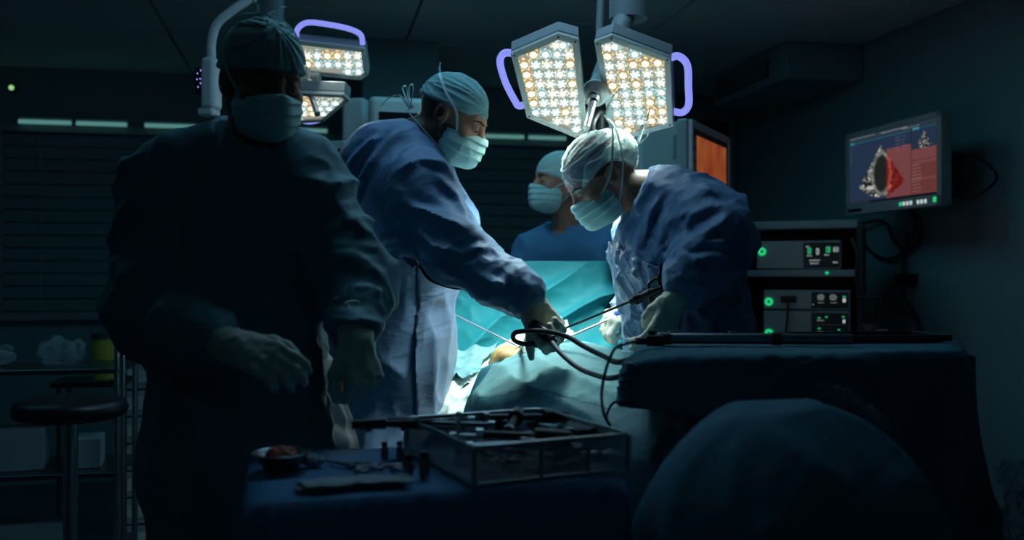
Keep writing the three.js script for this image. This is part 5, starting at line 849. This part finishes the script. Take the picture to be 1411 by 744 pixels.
{ // trocar
  const p = at(731, 480, 2.60), q = at(718, 494, 2.66), t = thing('trocar', 'white plastic trocar port standing in the patient\'s abdomen', 'trocar', q), d = p.clone().sub(q).normalize(), l = (k) => d.clone().multiplyScalar(k);
  part(t, 'sleeve', bar(l(-0.06), l(0.01), 0.0065, 0.0065, 16), M.white_plastic); part(t, 'housing', mg([bar(l(0.0), l(0.012), 0.012, 0.021, 20), bar(l(0.012), l(0.042), 0.021, 0.021, 20)]), M.white_plastic); part(t, 'seal_cap', bar(l(0.042), l(0.05), 0.019, 0.014, 20), M.grey_plastic); part(t, 'stopcock', mg([bar(l(0.024), l(0.024).add(V(0.012, -0.03, 0.028)), 0.005, 0.005, 10), box(0.02, 0.008, 0.006, 0.016 + d.x * 0.024, -0.03 + d.y * 0.024, 0.03 + d.z * 0.024, 0.002)]), M.white_plastic);
}
{ // camera head in the bent surgeon's fist, with its cables
  const c = at(752, 461, 2.385), t = thing('endoscope_camera', 'dark endoscope camera head gripped in the bent surgeon\'s gloved hand', 'camera', c), a = V(-0.5, 0.35, -0.45).normalize();
  part(t, 'camera_body', mg([bar(a.clone().multiplyScalar(-0.03), a.clone().multiplyScalar(0.05), 0.018, 0.016, 20)]), M.black_plastic); part(t, 'coupler', bar(a.clone().multiplyScalar(-0.03), a.clone().multiplyScalar(-0.045), 0.014, 0.01, 20), M.steel_dark); part(t, 'button', new THREE.SphereGeometry(0.007, 12, 10).translate(-0.006, 0.008, 0.022), M.steel); part(t, 'telescope', bar(a.clone().multiplyScalar(0.05), at(716, 484, 2.64).sub(c), 0.005, 0.005, 12), M.steel);
  const cable = (name, label, pts, r, m) => solo(name, label, 'cable', tube(pts.map((p) => at(...p)), r, 90, 12), m);
  cable('camera_cable', 'grey camera cable curving down from the gloved fist to the high table', [[758, 466, 2.375], [764, 476, 2.34], [776, 490, 2.3], [796, 506, 2.25], [822, 517, 2.15], [848, 520, 2.0], [872, 512, 1.96]], 0.0062, M.cable_grey);
  cable('light_cable', 'black light cable looped in front of the gloved fist', [[737, 474, 2.42], [722, 474, 2.42], [708, 468, 2.4], [709, 459, 2.38], [728, 456, 2.35], [756, 457, 2.31], [780, 463, 2.27], [806, 478, 2.2], [832, 491, 2.1], [852, 499, 1.95], [868, 496, 1.9]], 0.0062, M.rubber);
  part(t, 'cable_plug', bar(at(741, 475, 2.42).sub(c), at(728, 474, 2.42).sub(c), 0.009, 0.008, 14), M.steel_dark);
  cable('diathermy_lead', 'thin black lead hanging in front of the high table beside the instrument basket', [[884, 469, 2.0], [862, 474, 1.85], [846, 482, 1.77], [836, 505, 1.75], [829, 540, 1.75], [832, 570, 1.76], [842, 588, 1.80]], 0.0028, M.rubber);
  cable('suction_lead', 'thin grey lead snaking over the teal drape beside the basket', [[866, 522, 1.86], [858, 535, 1.9], [858, 548, 1.95], [842, 558, 2.0], [836, 572, 2.0], [842, 592, 1.95]], 0.0028, M.cable_grey);
}
{ // things lying on the high table
  const Y = 1.2, put = (px, d, y = Y) => { const p = at(px, 0, d); return V(p.x, y, p.z); };
  const a = thing('clamp_block', 'small black clamp block standing on the high table by the gloved hand', 'clamp', put(902, 2.0)); part(a, 'body', box(0.04, 0.024, 0.03, 0, 0.013, 0, 0.005), M.black_plastic); part(a, 'knob', cyl(0.008, 0.008, 0.01, 14, -0.006, 0.029, 0), M.black_plastic); part(a, 'arm', box(0.03, 0.014, 0.02, -0.028, 0.012, 0.004, 0.003), M.black_plastic);
  const b = thing('scope_tube', 'long dark tube lying along the high table', 'tube', put(1030, 2.04), -0.06); part(b, 'barrel', bar(V(-0.17, 0.014, 0), V(0.22, 0.014, 0), 0.012, 0.012, 16), M.steel_dark); part(b, 'end_ring', bar(V(-0.19, 0.014, 0), V(-0.165, 0.014, 0), 0.014, 0.014, 16), M.black_plastic); part(b, 'coupling', bar(V(0.05, 0.014, 0), V(0.07, 0.014, 0), 0.014, 0.014, 16), M.black_plastic);
  for (const [label, px, d] of [['low black connector on the high table behind the long tube', 928, 2.18], ['small black cube connector at the middle of the high table', 1011, 2.16]]) { const k = thing('connector', label, 'connector', put(px, d)); part(k, 'body', box(0.024, 0.022, 0.024, 0, 0.012, 0, 0.003), M.black_plastic); part(k, 'pin', bar(V(0.01, 0.012, 0), V(0.03, 0.01, 0), 0.004), M.black_plastic); }
  const m = thing('flat_tray', 'flat dark tray lying on the far part of the high table', 'tray', put(1190, 2.2), 0.14); part(m, 'plate', box(0.34, 0.006, 0.16, 0, 0.004, 0, 0.002), M.black_plastic); part(m, 'rim', mg([box(0.34, 0.012, 0.006, 0, 0.01, 0.08, 0.002), box(0.34, 0.012, 0.006, 0, 0.01, -0.08, 0.002), box(0.006, 0.012, 0.16, 0.17, 0.01, 0, 0.002), box(0.006, 0.012, 0.16, -0.17, 0.01, 0, 0.002)]), M.rack_black);
}

// ---------------------------------------------------------------- instrument table in front
const MAYO = 1.02;
{
  const Cn = [[-0.379, -1.366], [0.19, -1.527], [0.077, -1.93], [-0.492, -1.77]], cx = -0.15, cz = -1.65;
  const t = thing('instrument_table', 'instrument stand under a navy drape in front of the patient', 'table', V(cx, 0, cz));
  part(t, 'table_top', prism(Cn.map(([x, z]) => [(x - cx) * 0.965, -(z - cz) * 0.965]), 0.02, 0.004).rotateX(-Math.PI / 2).translate(0, MAYO - 0.034, 0), M.steel); part(t, 'post', bar(V(0, 0.05, 0), V(0, MAYO - 0.03, 0), 0.02), M.steel); part(t, 'base', mg([box(0.42, 0.04, 0.05, 0, 0.03, 0.16, 0.008), box(0.05, 0.04, 0.36, -0.19, 0.03, 0, 0.008), box(0.05, 0.04, 0.36, 0.19, 0.03, 0, 0.008)]), M.steel_dark);
  solo('instrument_table_drape', 'navy drape covering the instrument stand and hanging in folds', 'drape', tableCloth(Cn, () => MAYO - 0.002, () => 0.2, () => 0.55, 8.2, 0.03), M.drape_navy);
}
const perfTex = (() => { const t = dataTex(64, (u, v) => { const a = (u * 8) % 1 - 0.5, b = (v * 8) % 1 - 0.5; return Math.hypot(a, b) < 0.27 ? 0 : 1; }, false, 1); return t; })();
{
  const N = V(-0.06, MAYO, -1.475), ex = V(0.257, 0, -0.12).normalize(), ez = V(-0.12, 0, -0.257).normalize(), w = 0.284, l = 0.33, h = 0.062, turn = Math.atan2(0.12, 0.257);
  const t = thing('instrument_basket', 'perforated steel basket full of surgical instruments', 'basket', N, turn);
  const pm = new THREE.MeshPhysicalMaterial({ color: rgb(0.45, 0.47, 0.49), roughness: 0.35, metalness: 1, side: THREE.DoubleSide, alphaMap: perfTex, alphaTest: 0.5 }); pm.name = 'perforated_steel';
  const wall = (W, Hh) => { const g = new THREE.PlaneGeometry(W, Hh), uv = g.attributes.uv; for (let i = 0; i < uv.count; i++) uv.setXY(i, uv.getX(i) * W * 40, uv.getY(i) * Hh * 40); return g; };
  part(t, 'side_wall', wall(w, h).translate(w / 2, h / 2, 0), pm); part(t, 'side_wall', wall(w, h).translate(w / 2, h / 2, -l), pm); part(t, 'side_wall', wall(l, h).rotateY(Math.PI / 2).translate(0, h / 2, -l / 2), pm); part(t, 'side_wall', wall(l, h).rotateY(Math.PI / 2).translate(w, h / 2, -l / 2), pm); part(t, 'bottom', wall(w, l).rotateX(-Math.PI / 2).translate(w / 2, 0.004, -l / 2), pm);
  const rim = (y, r) => tube([V(0.01, y, 0), V(w - 0.01, y, 0), V(w, y, -0.01), V(w, y, -l + 0.01), V(w - 0.01, y, -l), V(0.01, y, -l), V(0, y, -l + 0.01), V(0, y, -0.01)].flatMap((p, i, A) => [p, p.clone().lerp(A[(i + 1) % 8], 0.5)]), r, 160, 8, true);
  part(t, 'rim', rim(h, 0.0042), M.steel); part(t, 'foot_rail', rim(0.004, 0.003), M.steel);
  for (const [x, z] of [[0, 0], [w, 0], [w, -l], [0, -l]]) part(t, 'corner_post', bar(V(x, 0, z), V(x, h, z), 0.0045), M.steel);
  for (const x of [w * 0.42, w * 0.72]) part(t, 'rib', bar(V(x, 0, 0.001), V(x, h, 0.001), 0.003), M.steel);
  for (const x of [w * 0.18, w * 0.8]) part(t, 'rivet', new THREE.SphereGeometry(0.006, 12, 8).scale(1, 1, 0.5).translate(x, h * 0.55, 0.003), M.steel);
  // instruments piled inside; each is a thing
  const toRoom = (x, y, z) => V(x, y, z).applyAxisAngle(UPV, turn).add(N);
  const forcepsGeo = (len, open) => { const A = (s) => tube([V(0, 0, 0), V(s * 0.004, 0, len * 0.35), V(-s * 0.003, 0, len * 0.6), V(s * open, 0, len)], 0.0032, 24, 8); return [A(1), A(-1)]; };
  const ringG = (x, z) => new THREE.TorusGeometry(0.011, 0.003, 8, 20).rotateX(Math.PI / 2).translate(x, 0, z);
  const clampTool = (name, label, len, p, yaw, tilt, m, group) => { const g = thing(name, label, 'surgical instrument', p, yaw, group); g.rotation.order = 'YXZ'; g.rotation.x = tilt; const [a, b] = forcepsGeo(len, 0.016); part(g, 'arm', mg([a, ringG(0.016, len + 0.011)]), m); part(g, 'arm', mg([b, ringG(-0.016, len + 0.011)]), m); part(g, 'pivot', cyl(0.004, 0.004, 0.009, 12, 0, 0, len * 0.45), M.steel); part(g, 'jaw', mg([bar(V(0, 0, 0), V(0.002, 0, -0.035), 0.003, 0.0014, 8), bar(V(0, 0, 0), V(-0.002, 0, -0.035), 0.003, 0.0014, 8)]), m); return g; };
  const grp = 'instruments in the steel basket', spots = [['steel clamp lying along the near wall of the basket', 0.15, 0.03, -0.05, 1.45, 0.02, M.steel], ['dark clamp crossing the middle of the basket', 0.10, 0.036, -0.12, 1.05, -0.03, M.steel_dark], ['steel scissors-like clamp under the far rim of the basket', 0.13, 0.03, -0.25, 1.7, 0.0, M.steel_dark], ['steel clamp pointing at the basket corner', 0.22, 0.04, -0.10, 2.2, 0.05, M.steel], ['dark clamp lying deep in the basket centre', 0.12, 0.02, -0.18, 0.6, 0.0, M.steel_dark], ['bright steel clamp resting on top of the pile', 0.17, 0.05, -0.15, 1.9, 0.04, M.steel], ['dark clamp along the side wall of the basket', 0.05, 0.035, -0.16, 0.1, 0.02, M.steel_dark]];
  for (const [label, x, y, z, yaw, tilt, m] of spots) clampTool('forceps', label, 0.12, toRoom(x, y, z), yaw + turn, tilt, m, grp);
  const trocarRod = (label, x, y, z, yaw, tilt, len, r, m) => { const g = thing('instrument_rod', label, 'surgical instrument', toRoom(x, y, z), yaw + turn, grp); g.rotation.order = 'YXZ'; g.rotation.x = tilt; part(g, 'shaft', bar(V(0, 0, -len / 2), V(0, 0, len / 2), r, r, 12), m); part(g, 'grip', mg([bar(V(0, 0, len / 2), V(0, 0, len / 2 + 0.06), r * 2.1, r * 1.7, 16), bar(V(0, 0, len / 2 + 0.02), V(0, -0.012, len / 2 + 0.035), r * 1.4, r, 10)]), M.black_plastic); part(g, 'end_collar', bar(V(0, 0, -len / 2), V(0, 0, -len / 2 + 0.012), r * 1.5, r * 1.5, 12), M.steel); };
  trocarRod('black-gripped rod sticking far out over the basket corner', 0.02, 0.066, -0.25, -1.9, 0.02, 0.16, 0.005, M.black_plastic); trocarRod('second black-gripped rod lying beside it over the basket rim', 0.06, 0.063, -0.22, -2.2, 0.0, 0.14, 0.0055, M.steel_dark); trocarRod('steel rod lying lengthwise in the basket', 0.13, 0.045, -0.16, 1.25, 0.03, 0.2, 0.0045, M.steel); trocarRod('thick dark rod at the bottom of the basket', 0.15, 0.022, -0.20, 1.5, 0, 0.16, 0.008, M.steel_dark); trocarRod('slim rod leaning up out of the basket', 0.055, 0.055, -0.20, 2.75, 0.75, 0.10, 0.004, M.steel_dark); trocarRod('steel rod across the near end of the basket', 0.17, 0.052, -0.08, 1.9, 0.03, 0.13, 0.0045, M.steel);
  [['bulky black-gripped rod lying over the near instruments of the basket', 0.10, 0.058, -0.10, 1.2, 0.05, 0.1, 0.0075, M.black_plastic], ['black-gripped rod crossing the centre of the basket', 0.15, 0.062, -0.18, 2.6, -0.04, 0.12, 0.007, M.black_plastic], ['dark rod propped on the far rim of the basket', 0.19, 0.062, -0.26, 1.75, 0.08, 0.14, 0.0065, M.steel_dark], ['dark rod lying at the side of the basket under the far rim', 0.07, 0.05, -0.28, 1.3, 0.02, 0.12, 0.0075, M.black_plastic], ['steel rod resting slantwise against the basket side', 0.22, 0.055, -0.17, 2.95, 0.12, 0.14, 0.005, M.steel]].forEach((q) => trocarRod(...q));
  const cp = thing('copper_clip', 'small reddish clip lying among the basket instruments', 'clip', toRoom(0.18, 0.056, -0.13), 0.5); part(cp, 'body', bar(V(-0.012, 0, 0), V(0.012, 0.0, 0), 0.004), M.copper_red); part(cp, 'tip', bar(V(0.012, 0, 0), V(0.03, 0, 0.002), 0.003, 0.001), M.steel);
  // loose things on the drape
  const put = (px, py) => { const d = F * (EYE - MAYO - 0.004) / (py - HORIZON); const p = at(px, py, d); return V(p.x, MAYO + 0.003, p.z); };
  const bw = thing('metal_bowl', 'shallow metal bowl with an orange-red swab on the navy drape', 'bowl', put(388, 645));
  part(bw, 'bowl_shell', lathe([[0.001, 0.001], [0.026, 0.001], [0.03, 0.003], [0.048, 0.026], [0.05, 0.028], [0.0485, 0.0295], [0.045, 0.026], [0.027, 0.006], [0.001, 0.005]], 48), M.steel_dark); part(bw, 'swab', netMesh((x, y, z) => ell(x, y, z, 0, 0.022, 0, 0.03, 0.018, 0.026) + 0.004 * ridged(x * 50, y * 50, z * 50), [-0.035, 0, -0.032], [0.035, 0.045, 0.032], 0.0025), M.copper_red, 'orange-red soaked swab');
  const gz = thing('gauze_swab', 'small pale gauze lump beside the metal bowl', 'gauze', put(432, 640)); part(gz, 'body', netMesh((x, y, z) => Math.max(ell(x, y, z, 0, 0.008, 0, 0.024, 0.013, 0.018) + 0.004 * ridged(x * 60, y * 60, z * 60), -y), [-0.03, -0.003, -0.03], [0.03, 0.026, 0.03], 0.002), M.paper);
  for (const [label, px, py, yaw] of [['steel scissors lying open beside the pale napkin', 505, 641, 1.25], ['curved clamp lying between the bowl and the scissors', 470, 640, 0.9]]) clampTool('clamp', label, 0.06, put(px, py).add(V(0, 0.003, 0)), yaw, 0, M.steel_dark, 'loose clamps on the navy drape');
  for (const [label, px, py, s] of [['short dark vial standing nearest the basket corner', 585, 656, 1], ['dark vial standing next to the basket-side vial', 562, 658, 0.96], ['small dark vial by the far edge of the stand', 530, 632, 0.75], ['small dark vial between the far vial and the basket', 551, 630, 0.72]]) { const v = thing('vial', label, 'vial', put(px, py), 0, 'vials on the instrument stand'); part(v, 'body', lathe([[0.001, 0], [0.0085, 0], [0.009, 0.002], [0.009, 0.024], [0.006, 0.03], [0.005, 0.034], [0.001, 0.034]].map(([r, y]) => [r * s, y * s]), 24), M.steel_dark); part(v, 'cap', cyl(0.0075 * s, 0.0075 * s, 0.009 * s, 18, 0, 0.037 * s, 0), M.black_plastic); }
  const np = put(485, 668); solo('napkin', 'folded pale napkin lying at the front of the navy drape', 'napkin', metreUV(mg([0, 1].map((k) => sheet((u, v) => { const x = (u - 0.5) * 0.17, z = (v - 0.5) * 0.055; return [x + v * 0.01 * k, 0.003 + k * 0.004 + 0.004 * ridged(x * 12, z * 18, 3 + k) + 0.004 * sstep(0.45, 0.5, Math.abs(u - 0.5)) * k, z + 0.006 * Math.sin(u * 9)]; }, 40, 16)))), M.paper, np, 15 * D);
}

lit(scene);
renderer.render(scene, camera);
